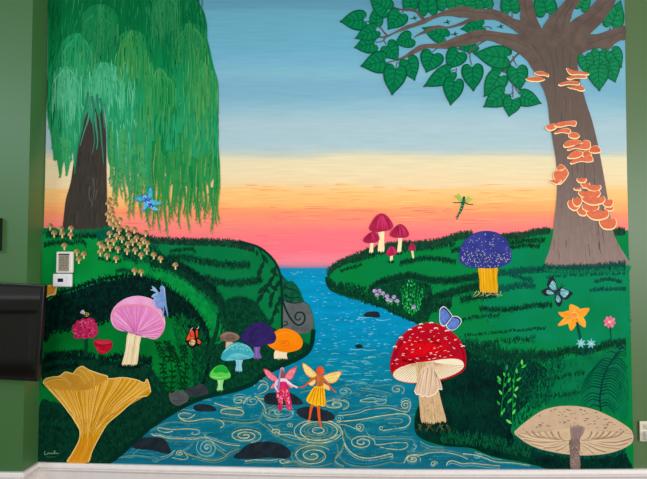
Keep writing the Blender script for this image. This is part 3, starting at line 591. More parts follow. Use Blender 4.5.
for cx, top, hw, bot, c1, c2 in DOMES:
    s = Art(15)
    dm = [(cx + hw * math.cos(math.pi * (1 + k / 9)), top + hw * .95 * (1 - math.sin(math.pi * k / 9))) for k in range(10)]
    n_ = 7
    for k in range(n_ + 1): dm.append((cx + hw - 2 * hw * k / n_, bot - (bot - top) * (.18 + (.22 if k % 2 else 0) + R.uniform(0, .12))))
    dm = [p for p in dm if inside(p, canS)]
    s.poly(dm, M2(tuple(int(a * .75 + b * .25) for a, b in zip(c1, (10, 122, 64))), c1, .35, .65, 30, (4, 1, .6)), up=-.3)
    for k in range(54):
        u = R.uniform(-1, 1); v = R.uniform(.1, 1); hh = (bot - top) * (.34 + .66 * v * (1 - .35 * abs(u)))
        xe = cx + u * hw; y0 = top + (abs(u) ** 2.2) * hw * .7 + R.uniform(0, (bot - top) * .5) * (R.random() < .6)
        pts = [(cx + u * hw * .35, y0), (cx + u * hw * .85, y0 + hw * .35), (xe, y0 + hw * .9), (xe + R.uniform(-.8, .8), min(y0 + hh * .6, bot)), (xe + R.uniform(-1, 1), min(y0 + hh, bot))]
        if y0 > top + hw: pts = [(xe, y0), (xe + R.uniform(-1, 1), (y0 + bot) / 2), (xe + R.uniform(-1, 1), min(y0 + hh * .5, bot))]
        pts = [p for p in pts if inside(p, canS)]
        if len(pts) < 3: continue
        c = R.choice([c1, tuple(int(a * .4 + b * .6) for a, b in zip(c1, c2)), tuple((a * 2 + b) // 3 for a, b in zip(c1, c2)), tuple((a + b) // 2 for a, b in zip(c1, c2))]); s.stroke(pts, R.uniform(.8, 1.7), M(c, .08), .3, n=3, up=R.choice([.1, .3, .5]))
    s.build('foliage_clump', wil)
fr = []
for x, y in [(112, 197), (114.5, 190), (117, 204), (120, 196), (124, 203), (128.5, 218), (131, 205), (134, 216), (139.5, 217), (142, 206), (145, 212), (148, 228), (150, 216), (152.5, 227.5), (155, 214), (158.5, 230), (161.5, 218), (165.5, 234), (169, 210), (172.8, 218.5), (175.5, 214), (179.6, 226), (184, 215), (187.8, 230), (191, 216), (195, 221), (198.5, 224), (202, 210), (205, 219), (208.5, 214), (212, 231.5), (214.5, 224), (217.8, 221), (109.5, 184), (53.8, 161), (57, 160), (59.8, 178), (63, 166), (66.6, 176), (69.5, 162), (122, 188), (136, 198), (163.5, 206), (177.5, 206), (193, 206), (200, 214), (210, 206), (216, 206), (168, 222), (182, 206), (204, 206), (147, 192), (153, 190), (163, 192), (167, 196), (180, 194), (158, 194), (173, 196), (187, 196), (125, 184), (133, 190)]:
    fr.append((x, y))
for x, tip in fr:
    s = Art(15 + R.choice([0, .4, .8])); L = R.uniform(42, 66) if x > 105 else R.uniform(26, 40); y0 = tip - L; p = []
    ph = R.uniform(0, 6); n = 9
    for k in range(n + 1):
        t = k / n; p.append((x + math.sin(ph + t * 7) * (.5 + .9 * t), y0 + L * t))
    if x > 108: s.stroke([(a + 1.1, b + 3) for a, b in p], 1.9, M(R.choice([(110, 154, 70), (128, 156, 72), (92, 150, 78)]), .12), .5, up=.1, n=2)
    s.stroke(p, R.uniform(3, 4.2) if x > 105 else 4.6, M(R.choice([(26, 132, 70), (34, 138, 74), (18, 124, 64), (48, 140, 66)]) if x > 150 else R.choice([(48, 152, 100), (36, 142, 88), (60, 156, 96)]), .1), .6, n=2)
    for k in range(2, n):
        q = p[k]; s.stroke([q, (q[0] + R.choice([-2.2, 2.2]), q[1] + R.uniform(2.4, 4))], 1.2, M((40, 140, 70), .1), .3)
    s.build('frond', wil)
for p in [[(91, 96), (90, 108), (88, 120), (84, 132), (80, 146)], [(92, 96), (94, 110), (93, 124), (94.6, 140), (92, 154)], [(97, 94), (98, 108), (100, 122), (101.6, 140), (103, 156), (103.6, 164)], [(87, 100), (84, 114), (82, 128), (78, 146), (75.4, 166), (74.8, 174)], [(100, 98), (103, 112), (104.4, 128)], [(94.6, 112), (96, 126), (97.6, 140), (96.6, 150)], [(88, 92), (86, 104), (84.6, 116)]]:
    s = Art(16); s.stroke(p, 2.8, M(R.choice([(40, 128, 96), (62, 142, 112), (48, 120, 98)]), .12), .7); s.build('frond', wil)
# ------------------------------------------------------------------ brown tree
tre = thing('painted_leafy_tree', 'painted brown tree with heart-shaped leaves and bracket fungi at the upper right', 'tree', 584, 265)
BRN = M2((98, 84, 77), (116, 98, 91), .36, .64, 10, (5, 1, .8)); BRN2 = M2((92, 78, 72), (106, 90, 83), .36, .64, 14)
BARK = MR('bark_paint', [(0, (92, 80, 72)), (60, (98, 85, 77)), (120, (106, 90, 84)), (180, (122, 103, 97)), (265, (146, 124, 117))], amp=.06, nscale=10, stretch=(5, 1, .7), var=.07, fine=40, fstretch=(4, 1, .6))
s = Art(13)
s_trunk = [(546, 265), (549, 251), (552.6, 236), (554.6, 218), (556.6, 200), (557.2, 182), (556, 160), (552.8, 140), (549.6, 120), (548, 105), (544.6, 92), (541, 84.5), (537.5, 76.5), (532, 68), (527, 60), (521, 53), (516, 46), (520, 36), (530, 30), (542.5, 29), (556, 25), (569.5, 24), (582, 30), (589, 36), (586, 46), (578.6, 54), (577.6, 64), (580, 80), (583.2, 92), (587.4, 106), (592, 120), (597, 140), (601, 160), (604.6, 180), (607.4, 196), (610, 214), (614, 234), (620, 247), (627, 258), (627.4, 265), (600, 267), (570, 267)]
s.poly(s_trunk, BARK)
ST = [(84, 72, 66), (78, 66, 62), (124, 104, 98)]
TRK = s_trunk
for x, y in scatter(TRK, 90):
    if y < 84: continue
    l = R.uniform(9, 26); dx = (x - 566) / 40 * l * .16
    if not (inside((x - 1.5, y), TRK) and inside((x + dx - 1.5, y + l), TRK) and inside((x + dx + 1.5, y + l), TRK)): continue
    s.stroke([(x, y), (x + dx * .4 + R.uniform(-.6, .6), y + l * .5), (x + dx, y + l)], R.uniform(.5, 1.1), M(R.choice(ST), .08), .2, belly=True)
for p in [[(546, 40), (552, 60), (555, 85), (556, 110)], [(562, 36), (563, 55), (564, 80)], [(572, 40), (570, 60), (568, 84)], [(532, 44), (544, 62), (550, 84)], [(556, 30), (556, 48), (558, 70)]]: s.stroke(p, 1, (84, 72, 66), .3)
trunk = s.build('trunk', tre)
def branch(pts, lev=13.4, det=()):
    a = Art(lev); a.poly(pts, BRN2)
    for p in det: a.stroke(p, .9, (84, 72, 66), .3)
    return a.build('branch', tre)
branch([(387.6, 62.8), (396, 60.8), (405, 58.2), (411, 55.4), (417.5, 52.2), (424, 49.2), (430, 48.2), (442.5, 48.6), (452.5, 48.6), (460, 46.2), (467.5, 45), (475, 43), (485, 40.4), (492, 41), (500, 44), (508, 47.4), (520, 54), (534, 64), (548, 52), (540, 38), (522, 35), (514.5, 33.8), (502, 32.4), (487, 30.2), (480, 30), (472.5, 31), (464, 34), (455, 37), (446, 41), (439, 43), (425, 44), (419, 45.5), (412, 50), (405, 55.2), (396, 59.6), (388, 61.6)], 13.5, [[(470, 38), (490, 35), (512, 40), (530, 48)], [(440, 46), (458, 42), (474, 37)]])
branch([(376, 35.6), (382, 38), (388, 36.8), (397, 32.4), (405, 30), (411, 27.8), (424, 23.8), (431, 20), (439, 17), (445, 16), (452.5, 16), (460, 17.5), (467.5, 17.6), (480, 19.6), (494.5, 19.6), (502, 22.6), (512, 28.5), (518, 33), (532, 42), (544, 34), (536, 26), (521, 20.4), (514.5, 18.6), (507, 14.2), (497, 10), (487, 9), (475, 9), (469, 7.2), (462.5, 6), (457.5, 6.5), (449, 9), (442.5, 11.5), (434, 15), (424, 18.5), (415, 22.5), (405, 26), (397, 30.4), (391, 33.5), (386, 35.4), (381, 36.2), (377.6, 34.4)], 13.6, [[(440, 14), (458, 10), (474, 12), (494, 14), (512, 24), (526, 34)]])
branch([(414, 37.6), (421, 34.4), (429, 32), (437.5, 28.6), (446, 28.6), (455, 27), (465, 24), (472, 21), (482, 19.6), (478, 16), (470, 18), (462.5, 21.5), (455, 24.5), (447.5, 26.5), (441, 25.4), (436, 25.4), (430, 28.2), (421, 32.2), (414.6, 36.4)], 13.5)
branch([(518, -12), (518.4, 0), (520.6, 10), (521, 20), (528, 32), (540, 40), (548, 32), (542.5, 29), (537.5, 20), (534.5, 10), (532.5, 0), (532, -12)], 13.7, [[(525, 0), (527, 14), (533, 28)]])
branch([(574, -12), (566, 0), (561, 5.4), (554.5, 12.2), (550, 17), (546, 22), (542.5, 28.6), (543, 44), (560, 46), (569, 32), (569.5, 23.5), (571.5, 17), (573, 11), (577, 5), (581, 0), (588, -12)], 13.6, [[(568, 4), (558, 18), (552, 36)], [(574, 4), (566, 14), (562, 34)]])
branch([(604, -12), (597, 0), (589.5, 8), (584.5, 13), (576, 18), (569.5, 23.8), (562, 36), (564, 50), (580, 48), (589.5, 34.6), (597, 27.4), (603, 21), (608, 14), (612, 8), (616, 0), (622, -12)], 13.8, [[(606, 2), (594, 16), (578, 28), (570, 44)]])
branch([(589, 34.4), (597, 34), (603, 32.4), (609.5, 30), (617, 28), (625.2, 25.8), (625.4, 39), (621, 40.2), (615, 43.4), (612, 47), (608, 50), (604.5, 49.4), (598, 48), (591, 49.4), (584.5, 52), (580, 56), (574, 60), (570, 46), (580, 38)], 13.7, [[(622, 32), (606, 38), (590, 44), (578, 54)]])
TW = (92, 76, 70)
for p, w0, w1 in [([(366, 21.4), (372, 22), (376, 25), (381, 28), (384, 32), (387.6, 35.6)], .9, 1.5), ([(375.6, 42.4), (382, 41.2), (384.6, 38.6), (386.6, 36)], .8, 1.2), ([(383.4, 39.6), (386.4, 44.6)], .8, .9), ([(392, 6), (399, 9), (408, 9.8), (416, 11), (420.4, 15.6), (424.6, 20)], 1, 3), ([(401, 13), (404.6, 10)], .8, .9), ([(411, 8), (411.6, 11)], .8, .8), ([(432, 52), (437, 48.6)], .8, .8), ([(461, 50.6), (459, 46)], .8, .8), ([(396, 67), (397.4, 61.6)], .8, .8), ([(409.6, 58), (409, 55)], .8, .8), ([(454.6, 79), (456, 73), (456.6, 68)], .9, .9), ([(449, 72), (455, 69.6)], .8, .8), ([(472, 65), (470, 58), (470.4, 52)], .8, .8), ([(468, 54), (476, 46), (486, 40)], 1.2, 1.4), ([(444, 41), (446, 38.4)], .8, .8),
                  ([(503, 72.4), (508, 66), (514, 58), (519, 53)], 1.4, 1.6), ([(517, 66), (514, 60), (513, 56)], .8, .8), ([(513, 97.4), (513, 90), (513, 84), (517, 90), (519.6, 94)], .9, .7), ([(513, 92), (509.6, 95)], .8, .8), ([(484, 26.6), (490, 27), (492, 29.6)], .9, .7), ([(512, 12), (512.4, 17)], .9, .9), ([(550, 13), (549.6, 17)], 1, 1), ([(611, 27), (609.6, 30)], .9, .9), ([(581, 3.4), (578, 4.4)], .7, .7), ([(490, 5.4), (493, 9.6)], .8, .8)]:
    s = Art(13.2); s.stroke(p, w0, TW, w1); s.build('twig', tre)
for x, y in [(414, 18), (447, 22), (454.6, 34), (500.4, 26.4)]:
    s = Art(14)
    for dx, dy in [(-3.6, .6), (.6, -2.6), (3.4, -1), (2.4, 2)]: s.stroke([(x, y), (x + dx * .5 + .3, y + dy * .6), (x + dx, y + dy)], 1.3, (6, 84, 60), .4)
    s.build('sprout', tre)
LP = [(.07, 0), (-.05, .14), (-.07, .30), (.04, .46), (.26, .5), (.50, .42), (.72, .25), (.88, .09), (1, 0)]
def leaf(base_, tip, w, lev, bend=0.0, bright=0):
    bx, by = base_; tx, ty = tip; dx, dy = tx - bx, ty - by; L = math.hypot(dx, dy); ux, uy = dx / L, dy / L
    def q(u, v):
        v2 = v * w + bend * L * u * u
        return (bx + ux * u * L - uy * v2, by + uy * u * L + ux * v2)
    out = [q(u, v) for u, v in LP] + [q(u, -v) for u, v in LP[-2:0:-1]]
    k = [0, .3, .6, 1][bright]; mixc = lambda a, b: tuple(int(p + (r - p) * k) for p, r in zip(a, b))  # bright mixes the haze of the right side into the leaf colours
    ED, FI, VE = mixc((0, 84, 54), (22, 104, 66)), mixc((2, 122, 74), (34, 140, 86)), mixc((0, 92, 58), (14, 108, 66))
    a = Art(lev); a.poly(out, M(ED, .06), n=3)
    inn = [q(.03 + u * .9, v * .86) for u, v in LP] + [q(.03 + u * .9, -v * .86) for u, v in LP[-2:0:-1]]
    a.poly(inn, M2(FI, tuple(int(c * .9) for c in FI), .35, .65, 30), n=3, up=.3)
    a.stroke([q(.05, 0), q(.5, 0), q(.95, 0)], 1.1, M(VE, .05), .5)
    for u0, u1, v1 in [(.1, .12, .40), (.22, .40, .40), (.40, .60, .31), (.58, .76, .19)]:
        for sg in (1, -1): a.stroke([q(u0, 0), q((u0 + u1) / 2 - .01, sg * v1 * .6), q(u1, sg * v1)], .85, M(VE, .05), .4, n=2)
        if u0 < .5:
            for sg in (1, -1): a.stroke([q(u0 + .09, sg * .05), q((u0 + u1) / 2 + .08, sg * v1 * .55), q(u1 + .07, sg * v1 * .82)], .55, M(tuple(min(255, c + 14) for c in FI), .05), .3, n=2)
    a.build('leaf', tre)
for i, (b_, t_, w_, lv, bd, br) in enumerate([
    ((365, 19.6), (339.6, 21.4), 21, 15, 0, 0), ((389, 10.6), (369.4, -2), 21, 15.6, 0, 0), ((376, 24.8), (377.4, 3.4), 14, 15, 0, 0), ((401, 12.6), (388.8, 30.4), 21, 15, .06, 0), ((377, 29.6), (355, 39.6), 17, 15.8, .05, 0), ((375.4, 43), (354, 47.6), 19, 15.2, 0, 0), ((386.4, 44.6), (400, 59.4), 19, 14.4, .1, 0), ((412, 37.4), (395.4, 45.4), 18, 15, .1, 0),
    ((386.6, 60.4), (360.6, 67.6), 23, 16, .06, 0), ((396, 66.4), (392, 95.6), 24, 16.6, 0, 0), ((407, 58.4), (416.6, 80.2), 20, 15.4, .08, 0), ((433.6, 52.6), (426.6, 73), 24, 15, .02, 0), ((459.6, 51), (448, 70.2), 21, 15, .08, 0), ((452, 70.6), (424, 88.6), 19, 15.6, .06, 0), ((454.6, 79.4), (449.8, 105.6), 21, 16.2, -.03, 0), ((472.2, 65.4), (473.6, 91.6), 22.5, 15, 0, 0),
    ((477, 44.6), (458, 49), 14, 12.6, 0, 0), ((446, 38), (423, 25), 17, 12.6, -.1, 0), ((483.6, 26), (460.6, 30.6), 16, 12.6, .08, 0), ((411, 8.6), (408, -16), 16, 12.6, 0, 0), ((428.6, 13.8), (426, -16), 20, 12.6, 0, 0), ((447, 8.8), (444, -16), 20, 12.6, 0, 1), ((466, 8.6), (458, -14), 20, 12.6, 0, 1), ((478, 9.6), (470, -10), 20, 12.8, 0, 1), ((486, 9), (476, -12), 20, 13, 0, 1), ((511, 12.2), (508, -14), 20, 12.6, 0, 1), ((547, 14), (540, -14), 24, 12.6, 0, 1),
    ((508, 58), (473, 55), 24, 14.4, .05, 1), ((508, 57), (492, 47), 18, 12.6, 0, 1), ((502.6, 72.6), (497.6, 48), 20, 12.4, 0, 1), ((500.6, 74.6), (485, 98), 22, 15, .06, 1), ((516.6, 67), (520, 91), 22, 15, 0, 1), ((506, 92.4), (484, 108.6), 21, 15.6, .06, 1), ((513, 98.4), (509, 117), 19, 16.2, 0, 1), ((519.6, 95.6), (541.4, 104.8), 18, 15.4, -.06, 1),
    ((580.4, 9), (590, -12), 15, 12.6, 0, 2), ((611.4, 26.8), (621, 0), 21, 12.6, 0, 2), ((598, 66), (599.6, 91.4), 22, 16.4, 0, 2), ((608, 61), (615.6, 82.6), 21, 15.6, 0, 2), ((585, 54.6), (588.6, 76), 17, 15, 0, 2), ((600, 50), (598.6, 72), 18, 14.6, 0, 2), ((611, 50), (622, 68), 18, 15.2, 0, 2)]):
    leaf(b_, t_, w_, lv, bd, br)
# bracket fungi on the trunk
CB = (255, 222, 168); FL1 = (216, 116, 80); FL2 = (232, 118, 84)
def bracket(name_pts, label, group=None, col=FL2, lev=18, rim='low'):
    pts = smooth(name_pts, True, 5); n = len(pts); xs = [p[0] for p in pts]; ys = [p[1] for p in pts]
    e = thing('bracket_fungus', label, 'fungus', sum(xs) / n, max(ys), group)
    a = Art(lev); a.poly(pts, M(CB, .06), sm=False); a.build('pale_rim', e)
    cx = sum(xs) / n; cy = sum(ys) / n; h = max(ys) - min(ys); w = max(xs) - min(xs)
    f = [(cx + (x - cx) * (1 - 1.5 / w), cy + (y - cy) * (1 - 1.5 / h) - .55) for x, y in pts]
    a = Art(lev + .6); a.poly(f, M2(col, tuple(int(c * .92) for c in col), .35, .65, 60), sm=False)
    top = min(f, key=lambda p: p[1]); a.stroke([(cx - w * .22, cy - h * .12), (cx, cy - h * .2), (cx + w * .24, cy - h * .1)], .8, tuple(int(c * .9) for c in col), .3); a.build('flesh', e)
UL = 'orange bracket fungus of the pair on the trunk below the left leaves'
bracket([(534, 73.4), (537, 71.4), (542, 71), (546, 72.6), (549, 74.4), (548.4, 77.4), (545, 76), (538, 75.6)], 'upper ' + UL, 'bracket fungi on the trunk', FL1)
bracket([(525.6, 79.2), (530, 77), (537, 76.4), (543, 78), (545, 80), (540, 82), (533, 82.2), (527.4, 81)], 'lower ' + UL, 'bracket fungi on the trunk', FL1, 18.4)
UR = ' of the four orange brackets by the right-hand leaves'
bracket([(566, 68.4), (569, 68.6), (573, 70.4), (580, 71.6), (588.6, 73.4), (588, 75.6), (580, 75), (571.6, 75.4), (568, 73)], 'topmost' + UR, 'bracket fungi on the trunk', FL1)
bracket([(566.4, 78.6), (570, 76.4), (580, 75.6), (586.8, 76.6), (585, 79), (576, 78.6), (570, 80.2)], 'second from the top' + UR, 'bracket fungi on the trunk', FL1, 18.4)
bracket([(558, 84.6), (563, 82), (572, 80.8), (579.8, 82.6), (578.4, 85.4), (568, 85), (560.6, 86.4)], 'third from the top' + UR, 'bracket fungi on the trunk', FL1, 19)
bracket([(567.4, 87), (574, 86.6), (579.6, 85), (583, 87), (585.4, 90), (581.6, 91.8), (575, 89.8), (570, 88.8)], 'bottom one' + UR, 'bracket fungi on the trunk', FL1, 18.6)
G4 = ' of the four orange brackets crossing the left trunk edge beside blue sky'
bracket([(545.2, 127.6), (548, 125), (553, 123.6), (557, 125), (555.6, 129.4), (549, 131.2)], 'leftmost' + G4, 'bracket fungi on the trunk')
bracket([(554, 126.4), (558, 122.6), (566, 121.4), (576, 121), (575.4, 126.6), (569, 125.8), (560, 127.8)], 'topmost and longest' + G4, 'bracket fungi on the trunk', FL2, 18.6)
bracket([(554, 133.4), (558, 130.2), (566, 128), (571, 130), (569.4, 134), (562, 133), (556, 134.2)], 'middle one' + G4, 'bracket fungi on the trunk', FL2, 19)
bracket([(568, 135.4), (571, 132.4), (577, 132.8), (580, 136.4), (576.4, 139.2), (570, 138.4)], 'lowest and roundest' + G4, 'bracket fungi on the trunk', FL2, 19.4)
G5 = ' of the five stacked orange brackets at mid trunk'
bracket([(567, 149.6), (572, 147.4), (582, 145), (583, 140.6), (588, 140.2), (590.8, 143), (590, 149), (584, 150.2), (575, 149), (568.6, 151)], 'broad second one' + G5, 'bracket fungi on the trunk')
bracket([(563, 145.6), (567, 141), (574, 139.8), (580, 140.4), (582.6, 143.6), (577, 145), (571, 147), (565, 148)], 'topmost' + G5, 'bracket fungi on the trunk', FL2, 19)
bracket([(589, 150), (592, 146.4), (597, 145.6), (601.4, 151), (598, 153.6), (590, 153.2)], 'orange bracket jutting past the right trunk edge' , 'bracket fungi on the trunk', (228, 108, 76), 17.4)
bracket([(583, 157.4), (583, 152), (588, 150.6), (592, 155), (590, 158)], 'small half-hidden one' + G5, 'bracket fungi on the trunk', (228, 108, 76), 17.4)
bracket([(567, 157.6), (571, 153), (577, 150.4), (582.6, 152), (582.4, 156), (577, 158.6), (570, 159.2)], 'left middle one' + G5, 'bracket fungi on the trunk', FL2, 19)
bracket([(570, 162.6), (574, 159.6), (583, 158.4), (586, 155.4), (591, 155), (593.6, 161), (588, 162.6), (580, 162), (571.6, 164.6)], 'bottom one' + G5, 'bracket fungi on the trunk', FL2, 19.6)
G3 = ' of the three orange brackets on the left trunk edge beside the yellow sky'
bracket([(553, 174), (556, 170.6), (562, 171), (566, 168.4), (568.8, 173.6), (565.4, 180), (560, 185), (556, 182.4), (553.6, 178)], 'largest' + G3, 'bracket fungi on the trunk')
bracket([(556.2, 169.2), (559, 165.2), (562, 164.4), (565.8, 168), (562.4, 170.6), (558, 171.4)], 'upper' + G3, 'bracket fungi on the trunk', FL2, 18.6)
bracket([(549, 181.4), (553, 179.8), (561.6, 180), (560, 183), (556.4, 185.2), (552, 183)], 'lowest' + G3, 'bracket fungi on the trunk', FL2, 18.8)
def shelf(x0, y0, x1, y1, seed):
    r = random.Random(seed); w = x1 - x0; h = y1 - y0
    base_ = [(0, .3), (.14, .06), (.34, .16), (.5, .02), (.72, .14), (.9, .04), (1, .36), (.93, .72), (.76, .94), (.5, 1.0), (.26, .92), (.08, .66)]
    return [(x0 + w * u + r.uniform(-.3, .3), y0 + h * v + r.uniform(-.3, .3)) for u, v in base_]
GL = ' in the lowest bracket cluster'
for k, (x0, y0, x1, y1, lb, lv) in enumerate([(576, 178, 587, 183.2, 'topmost small orange bracket', 18), (580.6, 182.4, 590.2, 189, 'second orange bracket from the top', 18.4), (573, 187.6, 581.4, 191.2, 'tiny orange bracket at the upper left', 17.6), (586, 184.6, 601.4, 192, 'orange bracket at the upper right', 18.4), (578, 190.4, 601, 199, 'wide orange bracket just above the centre', 18.8),
        (581.4, 196, 605.6, 205.6, 'wide orange bracket at the centre', 19.4), (583, 196.6, 592, 201.4, 'small orange bracket nested on the wide central one', 20), (601.4, 199, 613.8, 208, 'orange bracket jutting past the right trunk edge', 18.2), (567.4, 199.4, 581, 211, 'orange bracket furthest left', 17.6), (572, 197, 582.4, 207, 'orange bracket just right of the one furthest left', 18.2),
        (581.6, 203.6, 599.2, 212.4, 'orange bracket under the wide central one', 18.6), (576.6, 208, 588, 216.4, 'orange bracket at the lower left', 17.8), (604, 206.6, 614.4, 211.6, 'thin orange bracket under the one jutting past the right edge', 17.6), (586, 209.6, 609.4, 220.6, 'largest low orange bracket, one above the bottom', 19.2), (599, 217.6, 617, 230.4, 'bottom orange bracket', 18.4)]):
    bracket(shelf(x0, y0, x1, y1, k), lb + GL, 'bracket fungi on the trunk', FL2, lv)
# ------------------------------------------------------------------ mushrooms
def mush(label, px, py, group=None, name='painted_mushroom'): return thing(name, label, 'mushroom', px, py, group)
STEM = (246, 222, 180)
def capped(label, cap, stem, capc, stemc, lev, base_, group=None, strokes=(), stem_strokes=(), grass=None, hi=None):
    e = mush(label, *base_, group=group)
    a = Art(lev); a.poly(stem, M(stemc, .08, 40, (3, 1, .6)), n=3)
    for p, w, c in stem_strokes: a.stroke(p, w, c, w * .5)
    a.build('stem', e)
    a = Art(lev + 1); a.poly(cap, M(capc, .1, 30) if isinstance(capc, tuple) else capc)
    for p, w, c in strokes: a.stroke(p, w, M(c, .08), w * .4, belly=True)
    a.build('cap', e)
    if grass:
        a = Art(lev + 1.4); a.band(grass, .4, 2.6, DK, 2.2, 1.1); a.build('grass_at_foot', e, kind='stuff')
    return e
MG = (176, 32, 78); HM = 'magenta mushrooms on the far right bank'
mg = [((214, 62, 112)), ((150, 22, 62))]
def mag(label, cap, stem, base_, lev, w):
    x0 = min(p[0] for p in cap); x1 = max(p[0] for p in cap); y0 = min(p[1] for p in cap); y1 = max(p[1] for p in cap); cx = (x0 + x1) / 2
    st = [([(cx + (x1 - x0) * u * .25, y0 + (y1 - y0) * .12), (cx + (x1 - x0) * u * .7, y0 + (y1 - y0) * .5), (cx + (x1 - x0) * u * .9, y1 - 1.5)], w, R.choice([(206, 54, 104), (150, 24, 62), (190, 40, 88), (160, 30, 60)])) for u in (-.42, -.3, -.18, -.06, .06, .18, .3, .42)]
    return capped(label, cap, stem, M2((166, 30, 68), (190, 38, 88), .35, .65, 25), (250, 226, 178), lev, base_, HM, st, [([(stem[0][0] + .8, stem[0][1]), (stem[-1][0] + .8, stem[-1][1])], .8, (228, 196, 150))], [(base_[0] - 2.6, base_[1] + 1.6), (base_[0] + 2.8, base_[1] + 1.6)])
mag('tallest of the five painted magenta mushrooms on the far right bank', [(369, 228.4), (371, 223), (375, 217), (379.6, 213.6), (385, 214.2), (389.6, 218.6), (393.2, 225), (391, 229.2), (386, 230.8), (379, 232), (372, 231.2)], [(378.8, 229), (384, 229), (384.2, 240), (384, 252), (378, 252), (378.8, 240)], (381, 252), 14, 1.8)
mag('second tallest painted magenta mushroom, right of the tallest on the far bank', [(389.8, 233.6), (393.4, 228.4), (399.8, 224), (405, 226.6), (408.8, 233), (407.2, 237), (399, 238), (392, 236.8)], [(398.2, 236), (402, 236), (401.6, 246), (400.8, 252.4), (397.2, 252.4), (398, 244)], (399, 252.4), 14.2, 1.6)
mag('painted magenta mushroom left of and partly under the tallest one', [(363, 240.6), (366.4, 235.4), (372.6, 231.6), (377.6, 233.6), (379.6, 239), (376.4, 242), (368.4, 243.2)], [(370, 241), (373.4, 241), (373.2, 248), (373, 253), (369.2, 253), (369.8, 247)], (371, 253), 16, 1.4)
mag('small stubby painted magenta mushroom in the grass between the two tallest', [(386, 253), (388, 248.6), (391.6, 246.2), (395, 248), (397, 251.8), (395.4, 254.6), (391, 256), (387.4, 255.6)], [(390.4, 254), (392.8, 254), (392.4, 261), (390, 261)], (391.2, 261), 16.4, 1.2)
mag('smallest painted magenta mushroom, rightmost on a thin leaning stem', [(408, 249), (409.6, 245.4), (411.6, 243), (414.2, 245), (415.6, 248.6), (414, 250.4), (410, 250.8)], [(411, 249), (412.8, 249), (414.2, 258.4), (412.6, 258.6)], (413.4, 258.4), 16.4, 1)
# blue cap with dots
e = mush('painted mushroom with dark blue dotted cap and yellow stem', 489, 293)
a = Art(14); a.poly([(479, 266), (496.4, 266), (497, 278), (497.6, 291.4), (489, 292.4), (480.4, 291.4), (479.6, 280)], M2((236, 170, 14), (216, 150, 10), .35, .65, 30, (4, 1, .5)), n=3)
for x in (481.6, 484, 487, 490, 493, 495): a.stroke([(x, 268), (x + .8, 280), (x + 1, 291)], .8, R.choice([(250, 196, 50), (196, 128, 10), (246, 186, 30)]), .4)
a.build('stem', e)
capb = [(459, 257), (460, 248), (462.6, 243), (468.5, 236.8), (476, 232.6), (486, 230.8), (496.5, 232.4), (504.5, 237.6), (509.4, 245), (511.6, 255), (511, 261), (506, 265), (498, 267.4), (489, 268.4), (479.5, 268), (470, 267.4), (464, 265), (460, 261.4)]
a = Art(15); a.poly(capb, M2((44, 50, 128), (58, 64, 146), .35, .65, 14)); a.build('cap', e)
a = Art(16)
for x, y in scatter(inset(smooth(capb, True, 3), .96), 300):
    if R.random() < (.25 if y < 253 else .85): a.poly(ell(x, y, R.uniform(.3, .55), R.uniform(.3, .55), n=6), M(R.choice([(206, 204, 190), (180, 184, 190), (206, 190, 136)]), .05), sm=False)
a.build('dots', e, kind='stuff')
a = Art(16)
for x in range(476, 502, 2): a.stroke([(x + R.uniform(-1, 1), 291), (x + R.uniform(-2, 2), 294), (x + R.uniform(-4, 4) + (x - 489) * .2, 295 + R.uniform(0, 2))], .55, M((206, 184, 124), .1), .25)
a.build('roots', e)
# big red mushroom
e = mush('large painted red mushroom with white flecks beside the stream', 433, 425)
stem = [(416, 363), (416.6, 362.4), (433.4, 361.6), (434, 362.4), (436.4, 376), (439.6, 394), (443, 408), (446.4, 422), (440, 423.4), (431, 424.4), (421.6, 422.6), (419.4, 404), (417.4, 384)]
a = Art(19); a.poly(stem, M2((222, 186, 142), (204, 166, 124), .35, .65, 26, (5, 1, .6)), n=3)
for _ in range(60):
    y = R.uniform(398, 418); x = R.uniform(421.4 + (y - 398) * .1, 438 + (y - 398) * .24); a.stroke([(x, y), (x + .6, y + R.uniform(2, 5))], .6, M(R.choice([(176, 138, 98), (238, 208, 166), (190, 150, 110)]), .1), .2)
for x in (418.6, 421, 424, 427, 430, 432.6): a.stroke([(x, 362), (x + 1, 376), (x + 1.6, 388)], .9, R.choice([(196, 156, 116), (232, 204, 164), (186, 146, 108)]), .4)
a.build('stem', e)
GIL = [(393.2, 374), (396, 370), (403, 366.4), (416, 363), (431.6, 361), (442.6, 359.2), (455, 358.8), (461.6, 360.8), (463.8, 364.4), (462.6, 368.4), (456.7, 373), (447.3, 377), (438, 379.6), (430, 380.6), (416, 382.6), (406.6, 382.2), (398.8, 380.2), (394.4, 377.6)]
CAPR = [(390, 366), (391, 358), (395, 346), (400.3, 337.4), (409.7, 329), (420.7, 324.2), (431.6, 322.4), (440, 325), (449, 330), (457, 336.4), (463, 345), (466, 355), (466, 364), (464.4, 369.4), (459.8, 373.6), (450.4, 377.6), (441, 380.6), (430, 381), (416, 383.4), (408, 383.2), (400, 381.4), (394, 377.8), (391, 372)]
a = Art(17); a.poly(CAPR, M2((178, 4, 30), (200, 10, 30), .35, .65, 10)); a.poly([(402, 360), (406, 348), (416, 341), (430, 338), (440, 342), (444, 352), (438, 358), (424, 360), (412, 363)], M2((190, 4, 28), (212, 8, 24), .35, .65, 8))

